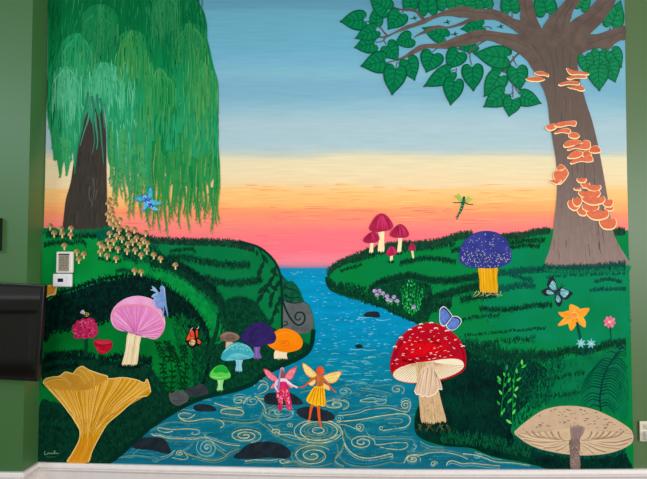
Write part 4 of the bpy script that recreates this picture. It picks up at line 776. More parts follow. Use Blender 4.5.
for x, y in scatter(ell(424, 349, 24, 12), 150): a.stroke([(x - 3, y + 1.4), (x, y), (x + 3, y + .8)], 1.3, M(R.choice([(204, 4, 24), (216, 4, 22), (196, 4, 28)]), .05), .5)
for x, y in scatter(ell(424, 349, 14, 7), 70): a.stroke([(x - 3, y + 1), (x, y), (x + 3, y + .6)], 1.3, M(R.choice([(222, 4, 20), (228, 8, 20), (212, 4, 22)]), .05), .5)
for p, c in [([(392.6, 370), (395, 355), (403, 340), (416, 329)], (150, 2, 34)), ([(394, 364), (398, 350), (408, 337)], (162, 4, 34)), ([(464, 366), (463, 352), (456, 341), (444, 331)], (152, 2, 34)), ([(460, 356), (455, 346), (446, 337)], (170, 6, 36)), ([(404, 362), (420, 358.6), (440, 355.6), (458, 355)], (160, 2, 30))]: a.stroke(p, 2.6, M(c, .1), 1, belly=True)
cap = a.build('cap', e)
a = Art(17.8); a.poly(GIL, M2((248, 232, 200), (252, 240, 214), .35, .65, 20))
for k in range(36):
    t = k / 35; an = math.radians(172 - 164 * t) if k < 24 else math.radians(172 - 164 * t)
    x0, y0 = 425 + math.cos(an) * 9, 362.4 + abs(math.sin(an)) * 2; 
    hit = None
    for q in range(60):
        x = 425 + math.cos(an) * (9 + q * .75); y = 362.4 + math.sin(an) * (9 + q * .75) * .62
        if inside((x, y), GIL): hit = (x, y)
    if hit: a.stroke([(x0, y0), ((x0 + hit[0]) / 2, (y0 + hit[1]) / 2 + .6), hit], .45, M((206, 164, 118), .1), .6)
a.stroke(smooth(GIL, True, 4)[-28:] + smooth(GIL, True, 4)[:4], .6, (216, 178, 140), .5, sm=False)
a.build('gills', e)
a = Art(18.6); FLK = M((240, 226, 220), .04)
cs = smooth(CAPR, True, 3)
for x, y in scatter(inset(cs, .95), 105):
    if inside((x, y), smooth(GIL, True, 3)) or y > 364 and 396 < x < 462: continue
    for _ in range(R.choice([1, 1, 2])): an = R.uniform(-.5, .5); l = R.uniform(.5, 1.5); a.stroke([(x - l, y - an), (x, y + R.uniform(-.4, .4)), (x + l, y + an)], R.uniform(.3, .6), FLK, .25); x += R.uniform(-1, 1.4); y += R.uniform(-.9, .9)
for x, y in [(421, 324), (431.4, 322.6), (410, 329.4), (401, 337.2), (395, 346.4), (436, 328), (447, 330.6), (463, 346), (420, 327.4)]: a.stroke([(x - 2, y + .6), (x, y - .2), (x + 2, y + .2)], 1.3, FLK, .8)
a.build('white_flecks', e, kind='stuff')
a = Art(20)
a.poly([(418.4, 376), (422, 368), (428, 365), (433.6, 364), (436, 372), (438.6, 379), (441.6, 385), (442.2, 390), (438.6, 389.4), (435.6, 393.6), (432, 395.6), (428, 397.2), (425, 395.6), (422, 397.4), (419.4, 394.6), (416.4, 394.2), (414.2, 390.6), (416.6, 384)], M2((236, 206, 178), (222, 184, 150), .35, .65, 30, (3, 1, .6)))
for p in [[(424, 370), (421, 382), (419, 392)], [(428, 368), (426, 382), (424.6, 395)], [(432, 368), (431, 382), (428.6, 396)], [(434, 370), (436, 382), (436, 392)], [(435, 372), (439, 382), (441, 389)], [(421, 374), (418, 384), (415.6, 391)]]:
    a.stroke(p, 1.2, (204, 162, 128), .4); a.stroke([(x + 1.4, y) for x, y in p], .6, (244, 222, 202), .4)
a.stroke([(414.4, 390.6), (416.4, 394.4), (419.6, 394.4), (422, 397), (425, 395.4), (428, 397), (432, 395.4), (435.6, 393.4), (438.6, 389.2), (442, 389.8)], .9, (252, 240, 230), .8)
a.build('ring_skirt', e)
a = Art(20); a.band([(420, 425.4), (430, 427), (440, 426), (448, 425)], .9, 4.4, M((4, 46, 32)), 2.6, 1.6, .3)
for k in range(14): x = R.uniform(418, 449); a.stroke([(x, 424 + R.uniform(0, 1.5)), (x + R.uniform(-3, 3), 427), (x + R.uniform(-5, 5), 429.6 + R.uniform(0, 2.6))], .6, M((112, 102, 66), .15), .2, up=.9)
a.build('grass_and_roots', e, kind='stuff')
# pink mushroom
e = mush('large painted pink mushroom with a blue fairy on its cap', 130, 366)
a = Art(14); a.poly([(128.6, 331), (141, 332), (139.6, 345), (136.8, 366), (131, 366.6), (126, 365.8), (121.6, 366), (125.4, 350)], M2((246, 226, 186), (232, 206, 160), .35, .65, 20, (5, 1, .5)), n=3)
for x in (126, 129, 132, 135): a.stroke([(x + 3.4, 336), (x + 1, 352), (x - 1, 364)], 1, R.choice([(222, 194, 146), (252, 238, 206), (214, 184, 136)]), .5)
a.build('stem', e)
CP1 = [(110.8, 320), (111.6, 312), (116.4, 304.6), (126, 298.2), (137.6, 295.8), (149.2, 298), (157, 303), (162.6, 312), (165.2, 321), (164.4, 329), (161, 335), (156, 339), (150, 338.6), (143.5, 336), (139, 335.2), (134, 333.4), (128, 331.8), (120.4, 330.6), (114.4, 327.4)]
a = Art(15); a.poly(CP1, M2((246, 176, 218), (238, 158, 206), .35, .65, 14)); a.build('cap', e)
GP = [(112, 317), (113.4, 312), (118, 307.6), (126, 305), (137, 304.6), (146, 306), (155, 311), (161, 318), (164, 325), (163.4, 330), (160, 335), (155.6, 338), (149.6, 337.4), (143, 335), (138, 334.4), (133, 332.4), (127, 330.8), (120, 329.4), (114.4, 326)]
a = Art(15.6); a.poly(GP, M2((240, 148, 206), (232, 134, 196), .35, .65, 20))
gs = smooth(GP, True, 4)
for k in range(46):
    x1, y1 = gs[int(k * len(gs) / 46)]; f = max(0, (y1 - 326) / 12)
    mx_ = (x1 + 136) / 2 + (x1 - 136) * .12
    a.stroke([(136 + (x1 - 136) * .10, 333.6 - (y1 < 326) * 1.4), (mx_ - (x1 - 136) * .2, (y1 + 332) / 2 + 2), (136 + (x1 - 136) * .95, y1 + (.6 if y1 < 325 else -.6))], .8, M(R.choice([(214, 108, 176), (248, 184, 222), (220, 116, 184), (206, 98, 170)]), .08), .5, up=.5, n=3)
a.stroke(GP[:9], 1, (232, 146, 140), .9); a.stroke(GP[8:14], .8, (228, 140, 150), .7)
a.build('gills', e)
a = Art(16.4); a.band([(119, 367.6), (128, 368.4), (139, 367.8)], .8, 4, DKN, 3, 1.3); a.build('grass_at_foot', e, kind='stuff')
# chanterelle
e = mush('large painted golden funnel mushroom in the lower left corner', 78, 461)
CH = [(43.2, 383.4), (45.4, 379), (52.6, 377), (59.4, 376.2), (65, 372.2), (70.4, 373), (73, 373.6), (77.2, 368.6), (82.6, 366.4), (88.2, 369.6), (98.8, 373.6), (106.8, 376), (108, 378.4), (112.4, 378.6), (123.4, 377.6), (136.4, 379.8), (144.2, 382.8), (147, 379.2), (149.8, 387), (150.4, 392.4), (147.4, 395.8), (138.6, 397.4), (132, 402), (121, 412), (110.2, 421), (105.6, 426), (99.2, 437), (92.6, 450), (88.2, 462.2), (67, 462.2), (73, 452), (79.2, 440), (79.8, 431), (77, 423), (68.4, 412), (57.4, 397), (48.6, 389)]
a = Art(21); a.poly(CH, MR('funnel_paint', [(366, (220, 168, 64)), (384, (220, 158, 42)), (400, (214, 148, 18)), (425, (216, 148, 16)), (445, (220, 146, 24)), (465, (228, 148, 30))], amp=.04, var=.07, fine=40, fstretch=(5, 1, .8)), n=4); stem_ = a.build('stalk', e)
a = Art(21.5); a.poly([(43.8, 384), (46, 379.4), (59, 376.8), (65, 373), (72.6, 374.4), (77.4, 369.4), (82.6, 367.2), (88, 370.2), (98.6, 374.4), (106.4, 376.6), (107, 379), (98, 384), (90, 389), (80, 390), (68, 389), (56, 389)], M2((214, 156, 46), (198, 140, 46), .35, .65, 10)); 
for p in [[(43.6, 384), (54, 380), (64, 380), (72, 384)], [(59, 376.6), (66, 379), (70, 386)], [(73, 374), (80, 376), (86, 384)], [(88, 370), (94, 378), (94, 386)], [(78, 369), (84, 373), (90, 381)]]: a.stroke(p, .8, (232, 184, 92), .5)
a.build('inner_rim', e)
a = Art(22); VN = [(238, 180, 74), (246, 196, 98), (204, 138, 18), (242, 190, 92)]
tops = [(45, 385), (50, 387), (55, 389), (60, 390), (66, 390.5), (71, 390), (76, 391), (81, 390.5), (86, 389.5), (91, 388.5), (96, 386), (101, 383), (106, 380), (111, 379.5), (116, 379), (121, 378.6), (126, 378.8), (131, 379.6), (136, 380.8), (140, 382.6), (144, 384), (147, 387), (149, 391)]
for k, (x, y) in enumerate(tops):
    t = k / (len(tops) - 1); bx = 81.4 + 16 * t; by = 436 - 12 * abs(t - .4)
    bow = (t - .42) * 12
    for j in range(2):
        xx = x + j * 2.2; c = R.choice(VN)
        p = [(xx, y + j * .3), (xx + (bx - xx) * .28 + bow * (.6 if t > .5 else .35), y + (by - y) * .2), (xx + (bx - xx) * .62 + bow * .4, y + (by - y) * .5), (bx + R.uniform(-1, 1), by + R.uniform(-6, 6))]
        a.stroke(p, 1, M(c, .08), .5)
for x0, x1 in [(80.6, 71), (84, 76), (88, 80), (92, 84)]: a.stroke([(x0, 434), (x0 - 1, 446), (x1, 461)], .8, M(R.choice([(240, 176, 70), (206, 134, 20)]), .08), .5)
for q in [CH[0:20], CH[20:29], CH[29:]]: a.stroke(q, 1, M((244, 204, 128), .06), 1)
a.build('ribs', e)
# cluster by the left bank
a_ = capped('small painted brown mushroom behind the teal one', [(220, 336), (223, 333), (229, 331.8), (236, 333.4), (239.6, 337), (237, 340.4), (232, 342), (225, 341.6), (221, 339.6)], [(226.8, 340), (232.4, 340), (231.6, 350), (226, 350)], M2((138, 110, 98), (116, 88, 78), .4, .6, 26), (214, 184, 148), 14, (229, 350), None, [([(222, 335.6), (229, 333), (237, 335.6)], 1.2, (168, 140, 126)), ([(224, 338), (230, 339), (236, 338)], 1.6, (104, 78, 68))])
capped('painted orange mushroom with a white stem, rightmost of the bank cluster', [(267.6, 344), (270, 336), (276, 331), (281.8, 328.6), (288.7, 329), (296, 332), (301, 337.4), (302.8, 343), (301, 347.8), (296, 350.6), (287, 352.4), (278, 351), (271.6, 348)], [(275.6, 350), (287, 350.4), (286.6, 355), (287.2, 359.6), (281, 360.2), (274.4, 359)], M2((252, 140, 8), (255, 128, 4), .35, .65, 20), (248, 224, 188), 14, (281, 360), None,
       [([(278, 343), (282, 340.6), (288, 341.6), (288, 345), (282, 345.6), (280, 343.4)], 1.2, (240, 104, 16)), ([(273, 346), (276, 336), (286, 332.6), (296, 336)], 1.3, (255, 158, 40)), ([(274, 348), (285, 349.6), (297, 346)], 1.3, (240, 118, 10)), ([(281, 343.6), (284, 342.6), (286, 344)], 1.4, (226, 92, 22))], (), [(274, 361), (288, 361)])
capped('painted dark navy mushroom with a violet stem', [(240, 337.6), (242.6, 333), (248, 326.6), (255, 323), (262, 322.4), (269, 325.8), (273.6, 331), (276.2, 337), (274.6, 342), (271, 344), (266, 344.6), (260, 346.6), (254, 347), (248, 344), (243.4, 341.4)], [(253.6, 344), (260, 345), (259.6, 352), (261.8, 358), (258, 359.4), (252.8, 359), (254.4, 352)], M2((38, 26, 84), (54, 38, 106), .35, .65, 12), (128, 90, 168), 16, (257, 359), None,
       [([(246, 338), (250, 330), (258, 325.6)], 1.2, (58, 44, 108)), ([(252, 340), (257, 332), (265, 328)], 1.2, (56, 42, 106)), ([(262, 341), (268, 336), (270, 332)], 1.2, (56, 42, 104)), ([(256, 344), (263, 341), (268, 337)], 1, (60, 46, 112))], [([(256.4, 347), (256.6, 358)], 1.2, (152, 116, 190))], [(251, 360.6), (263, 360.6)])
e = capped('painted teal mushroom with pale blue stem, in front of the navy one', [(221, 357), (223, 352), (228.4, 346), (235, 342.6), (241, 342.8), (248, 345.6), (252.3, 350.5), (253.9, 355), (251.5, 358), (244.4, 359.5), (235.5, 360.2), (226.6, 361), (222, 359.6)], [(235.6, 358), (242.8, 358), (241.6, 365), (242, 371.4), (236.4, 372), (235.4, 370), (236.2, 364)], M2((54, 164, 182), (70, 180, 192), .35, .65, 20), (142, 206, 226), 18, (239, 372), None,
       [([(223, 353), (230, 346.6), (238, 344)], 1.4, (150, 216, 220)), ([(240, 344), (248, 347), (252, 353)], 1.2, (136, 208, 214))], [([(238, 361), (238.6, 370)], 1, (110, 180, 206))], [(233, 373), (244, 373)])
a = Art(19.6); a.poly([(226, 360), (231, 355), (238, 353), (245, 354.6), (250.6, 358), (244, 359), (236, 359.8)], M((104, 196, 208), .08))
for x in range(228, 251, 2): a.stroke([(238 + (x - 238) * .3, 359.4), (x, 355.6 + abs(x - 238) * .16)], .5, (70, 158, 178), .4)
for x, y in scatter([(226, 351), (234, 345), (243, 345), (250, 351), (244, 351), (236, 350)], 26): a.poly(ell(x, y, .5, .4, n=5), M((160, 222, 224), .05), sm=False)
a.build('gills', e)
e = capped('painted bright green mushroom with pale green stem near the water', [(209.6, 376), (211.4, 371), (216, 366.6), (221.4, 365), (226, 367), (229.4, 372), (230.8, 376), (228.4, 378.6), (220.4, 380.2), (213, 378.8)], [(217.4, 378), (223.8, 378), (222.6, 385), (222.8, 391), (219, 391.8), (216.6, 390.6), (218, 385)], M2((96, 212, 88), (82, 198, 76), .35, .65, 20), (150, 226, 142), 18, (220, 391), None, [([(211, 376), (219, 377.6), (229, 376)], 1.4, (150, 234, 130))], [([(220, 380), (219.6, 390)], 1, (186, 242, 176))], [(214, 392.6), (225, 392.6)])
a = Art(19.6); a.poly([(213, 371.4), (216.6, 367), (221.4, 365.4), (226, 367.4), (229, 371.6), (226, 373.4), (221, 372), (216, 373)], M((26, 172, 52), .1)); a.build('cap_top', e)
# big beige mushroom
e = mush('largest painted mushroom, beige and wide, in the lower right corner', 575, 468)
BGc = [(514.2, 433), (517.4, 428.6), (528, 420), (540.4, 411.4), (553, 407.2), (567.6, 405.8), (582, 406.8), (594.8, 409.8), (609.4, 416), (622, 423), (630.2, 429), (633, 434.6), (632.8, 441.6), (628, 446), (617.6, 450.8), (605, 454), (588.6, 455.4), (575, 455), (560, 453.4), (540.6, 449.2), (528, 444), (519.4, 438)]
a = Art(19); a.poly(BGc, M2((212, 180, 150), (202, 172, 142), .35, .65, 20)); a.build('cap', e)
UN = [(515, 434), (526, 433.6), (540, 432), (554, 430), (564, 429), (574, 428.4), (586, 429), (600, 430.6), (615, 432), (632, 434), (632.4, 441), (628, 445.6), (617.6, 450), (605, 453.2), (588.6, 454.6), (575, 454.4), (560, 452.6), (540.6, 448.4), (528, 443.2), (519.4, 437.4)]
a = Art(19.6); a.poly(UN, M2((220, 192, 156), (208, 178, 144), .35, .65, 20, (.6, 1, 2)))
GB = (150, 118, 96)
for x0, x1, y1 in [(532, 552, 439), (538, 556, 439.6), (545, 560, 440), (551, 563, 440.6), (558, 566, 441), (592, 582, 441), (598, 584, 441), (604, 586, 440.6), (611, 588, 440.2), (618, 592, 439.8), (624, 596, 439.4), (526, 546, 438.4)]:
    y0 = 432.6 - abs(abs(x0 - 575) - 20) * .02; a.stroke([(x0, y0 - 1), (x0 + (x1 - x0) * .3, (y0 + y1) / 2 + 1), (x1, y1)], 1.8, M(R.choice([(156, 124, 104), (176, 144, 118)]), .1), .5)
for p in [[(518, 435), (534, 440), (552, 442), (570, 440.6)], [(632, 438), (618, 442), (600, 442), (582, 440)], [(524, 439.6), (540, 442.4), (556, 442)], [(532, 444), (546, 446.4), (562, 442.6)], [(544, 448), (556, 447), (566, 443)], [(556, 451), (563, 448), (569, 443.4)], [(628, 443), (614, 446), (598, 443.4), (584, 442)], [(620, 448.6), (606, 447.4), (592, 444), (582, 442.6)], [(606, 452), (596, 449), (588, 445), (580, 443)], [(594, 453.6), (588, 449), (581, 444)], [(582, 453.6), (580, 448)], [(568, 452.6), (570, 447)]]:
    a.stroke(p, 1.6, M(R.choice([(166, 134, 112), (182, 150, 122), (172, 140, 116)]), .1), .4); a.stroke([(x, y - 1.4) for x, y in p], 1, M((230, 204, 172), .06), .3)
a.stroke([(515, 434), (526, 433.6), (540, 432), (552, 430.2)], .6, (182, 150, 124), .4); a.stroke([(598, 430.4), (615, 432), (632, 434)], .6, (182, 150, 124), .4)
a.build('gills', e)
a = Art(20.4); a.poly([(569.4, 440), (579.6, 440), (579.6, 454), (580, 468.4), (570.8, 468.4), (570, 454)], M2((140, 116, 108), (122, 100, 94), .35, .65, 30), n=3)
a.poly([(572, 441), (570.4, 433), (570.6, 427.4), (577.6, 425.6), (584.4, 427.4), (583.6, 433), (580.4, 438), (579, 441)], M2((162, 134, 128), (146, 120, 114), .35, .65, 40, (4, 1, .5)))
for x, y in scatter([(570.4, 442), (579, 442), (579.4, 467), (571.4, 467)], 60): a.stroke([(x, y), (x + R.uniform(-1.4, 1.4), y + R.uniform(.4, 1.4))], .7, M(R.choice([(176, 154, 142), (96, 78, 74), (190, 168, 156)]), .08), .3)
for x in (573.4, 575, 577, 579, 581): a.stroke([(x, 428), (x - (x - 576) * .4, 440)], .6, (126, 100, 98), .3)
a.build('stem', e)
a = Art(20)
for x, y in scatter(inset(smooth(BGc, True, 3), .93), 150):
    if y < 429.6 - abs(x - 575) * -.02 and not inside((x, y + 1), UN): an = R.uniform(-.5, .5); l = R.uniform(.6, 1.6); a.stroke([(x - l, y - an), (x + l, y + an)], R.uniform(.6, 1.1), M(R.choice([(134, 106, 92), (150, 122, 104), (112, 88, 78)]), .1), .4)
a.build('flecks', e, kind='stuff')
# tiny tan mushrooms: one built, the rest copied
e0 = None; TG = 'tiny tan mushrooms around the willow'
def tiny(x, y, label):
    global e0
    if e0 is None:
        e = mush(label, x, y, TG); e0 = (e, x, y)
        a = Art(17); a.poly([(x - .9, y - .4), (x + .9, y - .4), (x + .8, y + 2), (x + .9, y + 4), (x - .7, y + 4), (x - .7, y + 2)], M((228, 200, 146), .06), n=2); a.build('stem', e)
        a = Art(17.5); a.poly([(x - 2.9, y + .4), (x - 2.4, y - 1.4), (x - .9, y - 2.8), (x + 1, y - 2.8), (x + 2.5, y - 1.4), (x + 2.9, y + .5), (x + 1.7, y + 1.2), (x, y + .8), (x - 1.7, y + 1.2)], M2((186, 148, 98), (166, 126, 78), .35, .65, 60))
        a.poly([(x - .8, y - 2.3), (x + 1, y - 2.4), (x + 2.2, y - 1.2), (x + 2.4, y + .1), (x + 1, y - .8)], M((134, 94, 56), .08), up=.2); a.stroke([(x - 2.6, y + .3), (x - 2, y - 1.2), (x - .8, y - 2.2)], .9, (212, 178, 126), .4, up=.3)
        a.build('cap', e); return e
    return dup(e0[0], e0[1], e0[2], x, y, label, TG)
for x, y in [(109.7, 200), (108.2, 204), (115, 204.6), (110.8, 209), (107.8, 214.6), (111.8, 213), (112.8, 217.6), (109, 221), (115.4, 222), (119.6, 219.8), (113, 225.6), (118, 226.4), (119, 230.4)]: tiny(x, y, 'tiny painted tan mushroom climbing the right side of the willow trunk')
for x, y in [(109.6, 233.6), (116.4, 236), (107.8, 240.8), (113.5, 241.2), (121.8, 238.8), (99.8, 244.2), (103.8, 247.2), (110, 247.2), (117.8, 248.8), (100.2, 252.2), (107, 255.6)]: tiny(x, y, 'tiny painted tan mushroom in the grass below the willow trunk')
tiny(115.9, 258.6, 'tiny painted tan mushroom lowest in the crowd below the willow trunk')
for x, y in [(128.6, 235.4), (136.4, 238), (143, 240), (132.6, 241.6), (127.6, 244.2), (140, 244.6), (147, 243.6), (127, 250.6), (135, 250.2), (146.6, 250.4), (141, 255)]: tiny(x, y, 'tiny painted tan mushroom in the crowd on the slope right of the willow')
for x, y in [(126.3, 228), (134, 229.4), (145.4, 232.8)]: tiny(x, y, 'tiny painted tan mushroom poking above the bank edge against the pink sky')
tiny(153.6, 255, 'tiny painted tan mushroom third from the right end of the slope'); tiny(160.4, 258.6, 'tiny painted tan mushroom second from the right end of the slope'); tiny(175.2, 265.2, 'lone tiny painted tan mushroom furthest right on the slope')
tiny(134.4, 270.8, 'left one of two tiny tan mushrooms above the pink mushroom'); tiny(141, 272, 'right one of two tiny tan mushrooms above the pink mushroom')
for x, y in [(50.2, 226), (61, 228.6), (71, 228.6)]: tiny(x, y, 'tiny painted tan mushroom on the grass line left of the willow trunk')
for x, y in [(54.2, 233.4), (62.3, 234), (70.5, 235)]: tiny(x, y, 'tiny painted tan mushroom in the grass just below the willow trunk foot, far left')
tiny(64.4, 245.8, 'lone tiny painted tan mushroom directly above the white control panel'); tiny(76.8, 252, 'tiny painted tan mushroom touching the control panel top right corner'); tiny(83.8, 254.4, 'tiny painted tan mushroom furthest right of the three beside the control panel'); tiny(78.8, 259.4, 'lowest tiny painted tan mushroom beside the control panel')
# ------------------------------------------------------------------ flowers and plants
PLN = 'plant'
e = thing('painted_carnation', 'painted ruffled crimson flower with a bee on top', 'flower', 86, 355)
a = Art(14); a.stroke([(86, 336), (86.2, 346), (85.6, 355.4)], 3.4, M((4, 66, 40)), 3.2); a.build('stem', e)
car = [(71.6, 331), (73.6, 328.4), (72.4, 325.6), (75.4, 323.4), (77, 320.4), (80, 320.6), (82.4, 318.4), (86, 319), (89, 317.8), (92, 318.6), (94.6, 319.6), (95, 322.6), (97.6, 325.2), (97, 328), (98.4, 331), (97.4, 334.4), (94.8, 336.4), (92.6, 338.6), (88.6, 337.6), (85, 339), (81, 338), (77, 338.8), (73.6, 337.2), (73.8, 334)]
a = Art(15); a.poly(car, M2((176, 22, 78), (198, 40, 96), .35, .65, 40))
for x, y in scatter(inset(car, .88), 64):
    r = R.uniform(1.2, 2.6); t = R.uniform(0, 6); a.stroke([(x + r * math.cos(t + k * .7), y + r * .7 * math.sin(t + k * .7)) for k in range(4)], R.uniform(.5, .9), M(R.choice([(228, 98, 144), (214, 72, 122), (148, 6, 58), (236, 126, 160)]), .08), .3, n=2)
a.build('petals', e)
e = thing('painted_tulip', 'painted red cup-shaped flower right of the crimson ruffled flower', 'flower', 98, 361)
a = Art(14); a.stroke([(101.4, 352), (99.4, 356), (98, 361.4)], 2.4, M((2, 52, 34)), 2.2); a.build('stem', e)
a = Art(15); a.poly([(93.6, 343), (95.4, 339.8), (99, 339), (103, 340.2), (108, 339.8), (112, 342), (112.4, 345.4), (110, 350), (104.6, 353.4), (99.6, 353.4), (96.4, 349)], M2((192, 16, 46), (168, 10, 38), .35, .65, 30))
a.poly([(95.4, 342.6), (97.6, 340.4), (103, 341), (108.6, 341), (111.2, 343), (104, 344.4), (100, 344)], M((206, 46, 72), .1), up=.3); a.stroke([(95, 343), (101, 345.6), (105, 345), (111, 343.6)], .8, (146, 8, 34)); a.stroke([(96.4, 347), (100, 351), (105, 352)], .7, (218, 60, 80), .3); a.build('petals', e)
# orange star flower, blue pair, pink daisy
e = thing('painted_daffodil', 'painted orange six-petalled flower on the right bank', 'flower', 580, 338)
a = Art(12.6); a.stroke([(577, 322), (579, 331), (581, 340)], 2.6, M((2, 72, 58)), 2.2); a.build('stem', e)
a = Art(13)
for k, p in enumerate([[(569.6, 304.8), (575, 305.6), (579.6, 309), (576, 315), (570, 313)], [(589.2, 308.2), (587.4, 313), (583.6, 316.8), (577, 317), (576, 311), (580, 308.8)], [(585.2, 327.4), (580.6, 325.2), (577, 321.4), (575.4, 315.4), (581.6, 315.6), (585.4, 321)], [(571, 330.6), (568.6, 326), (568.2, 320), (573, 316), (577.6, 320), (575.4, 326)], [(557.8, 325.6), (561, 321), (566, 317), (573, 315), (571, 321.6), (563.6, 325)], [(558.2, 312.4), (563, 312), (569, 310.6), (575, 313), (571, 318.4), (562.6, 317.2)]]):
    a.poly(p, M([(252, 172, 56), (250, 164, 46)][k % 2], .1, 30)); c = (573.4, 315.6); t = p[0]; a.stroke([c, t], 1, M((242, 134, 36), .08), .3, up=.4)
a.build('petals', e)
a = Art(13.8); a.poly(ell(573.6, 315, 4.4, 3.6), M2((250, 150, 66), (244, 132, 40), .35, .65, 60)); a.stroke([(570, 314), (573, 312.4), (577, 313.4), (577.6, 316), (574, 318), (570.6, 316.6)], .8, (253, 186, 100)); a.build('trumpet', e)
FL = 'pale blue star flowers'
for cx, cy, lb, sx, sy in [(581, 343.2, 'left one of two painted pale blue star flowers below the orange flower', 583.4, 356), (591, 343.6, 'right one of two painted pale blue star flowers below the orange flower', 589, 354)]:
    e = thing('painted_star_flower', lb, 'flower', sx, sy, FL)
    a = Art(13); a.stroke([(cx + (sx - cx) * .3, cy + 3), (sx, sy)], 2.4, M((2, 70, 66)), 2.8); a.build('stem', e)
    a = Art(14); st = []
    for k in range(14): an = k * math.pi / 7 + .3; r = 5.4 if k % 2 == 0 else 2.6; st.append((cx + r * math.cos(an), cy + r * math.sin(an)))
    a.poly(st, M2((110, 186, 206), (140, 206, 218), .35, .65, 60), sm=False); a.build('petals', e)
    a = Art(14.6); a.poly(ell(cx, cy, 1.5, 1.2), M((196, 208, 176))); a.build('centre', e)
e = thing('painted_daisy', 'painted small pink daisy near the right wall edge', 'flower', 611, 340)
a = Art(13); a.stroke([(610.4, 326), (611.2, 340)], 1.1, M((2, 76, 58))); a.build('stem', e)
a = Art(14)
for k in range(8): an = k * math.pi / 4 + .2; a.poly(ell(609.6 + 3.7 * math.cos(an), 322 + 3.7 * math.sin(an), 2.5, 1.7, an, 10), M([(226, 106, 138), (236, 130, 156)][k % 2], .08))
a.build('petals', e); a = Art(14.6); a.poly(ell(609.6, 322, 1.7, 1.5), M((250, 190, 150))); a.build('centre', e)
# lilac flowers by the water
for k, (x, y) in enumerate([(374.7, 291), (379.4, 290.8), (377, 295), (383, 293.4), (387, 296), (387.6, 299.6), (390.8, 300.4), (394, 297), (397.2, 301), (413.6, 307)]):
    lb = 'painted lilac pompom flower at the water edge left of the bright green plant'
    if k == 9: lb = 'lone painted lilac pompom flower under the bright green plant, above the red mushroom'
    if k == 8: lb = 'rightmost painted lilac pompom flower of the cluster at the water edge'
    if k == 0: lb = 'leftmost painted lilac pompom flower of the cluster at the water edge'
    e = thing('painted_pompom_flower', lb, 'flower', x, y + 5, 'lilac flowers by the stream')
    a = Art(13); a.stroke([(x, y + 1), (x + .4, y + 5)], .8, M((40, 150, 70))); a.stroke([(x, y + 4.6), (x + 1.8, y + 2.6)], .9, M((50, 168, 80))); a.build('stem', e)
    a = Art(14); a.poly(ell(x, y, 2.15, 2.0, n=10), M((168, 144, 192), .1))
    for q in range(7): an = q * .9; a.poly(ell(x + 1.4 * math.cos(an), y + 1.3 * math.sin(an), .6, .6, n=6), M(R.choice([(206, 186, 222), (140, 112, 172)]), .05), sm=False, up=.3)
    a.build('flower_head', e)
def sprig(name, label, px, py, stems, leaves, cs, cl, lev=13, sw_=1.0, group=None):
    e = thing(name, label, PLN, px, py, group)
    for p in stems: a = Art(lev); a.stroke(p, sw_, M(cs, .1), sw_ * .6); a.build('stem', e)
    for x, y, l, an in leaves:
        a = Art(lev + .5); w = l * .4; dx, dy = math.cos(an) * l / 2, -math.sin(an) * l / 2
        a.poly([(x - dx, y - dy), (x + dy * .4 - dx * .1, y - dx * .4 - dy * .1), (x + dx, y + dy), (x - dy * .4 - dx * .1, y + dx * .4 - dy * .1)], M(R.choice(cl), .1), n=3)
        a.build('leaf', e)
    return e
st = []; lv = []
for k in range(9):
    x0 = 405 + k * 1.6 + R.uniform(-1, 1); x1 = 402 + k * 2.7; yb = 314 - abs(k - 4) * 1.2; yt = 280 + abs(k - 3.6) * 2.8 + R.uniform(-1, 1); p = [(x0, yb), ((x0 + x1) / 2, (yb + yt) / 2), (x1, yt)]; st.append(p)
    for q in range(8):
        t = q / 7; lv.append((x0 + (x1 - x0) * t + R.uniform(-1.6, 1.6), yb + (yt - yb) * t, R.uniform(2.6, 4), R.uniform(.7, 2.4)))
sprig('painted_bush', 'painted bright green feathery plant beside the lilac flowers', 410, 315, st, lv, (6, 124, 52), [(16, 158, 64), (32, 178, 84), (10, 136, 56), (70, 196, 110)], 12.6, .8)
def px_(l): return [(490 + x / 6.38, 355 + y / 6.38, s_, an) for x, y, s_, an in l]
sprig('painted_sprig', 'left one of two painted light green sprigs above the beige mushroom', 501, 420, [[(500.6, 417), (502.4, 400), (503.6, 384), (505.6, 372), (507, 364)], [(503.6, 388), (507, 381), (510, 376)], [(502.6, 400), (506, 394), (510, 389)]],
      px_([(107, 78, 6, 1.5), (92, 125, 5, 2), (118, 124, 4.4, 1.4), (58, 150, 6.6, 2.2), (58, 172, 6, 2.3), (123, 160, 6, 1.1), (67, 238, 5.6, 2.1), (125, 222, 5.6, .9), (54, 306, 5.2, 2.2), (88, 354, 6, 1.1), (76, 372, 4, 1.6), (96, 190, 4, 1.7)]), (8, 118, 60), [(58, 190, 66), (40, 172, 62), (100, 212, 96), (34, 160, 72)], 13, 1.1, 'light green sprigs')
sprig('painted_sprig', 'right one of two painted light green sprigs above the beige mushroom', 513, 427, [[(512.8, 428), (512.8, 406), (513.6, 386), (515, 372), (517.6, 366), (521.6, 361)]],
      px_([(204, 46, 6, 1.6), (216, 72, 6, .6), (170, 100, 6, 1.7), (184, 154, 6.4, .7), (169, 216, 6, .9), (150, 165, 5, 1.8), (160, 259, 5, 2.2), (125, 292, 7, .8), (155, 318, 6, 1.1), (153, 362, 6, 1.1), (120, 425, 7, 2.5), (150, 200, 4, 1.6)]), (10, 124, 62), [(64, 196, 66), (36, 168, 62), (100, 214, 92), (44, 180, 74)], 13, 1.1, 'light green sprigs')
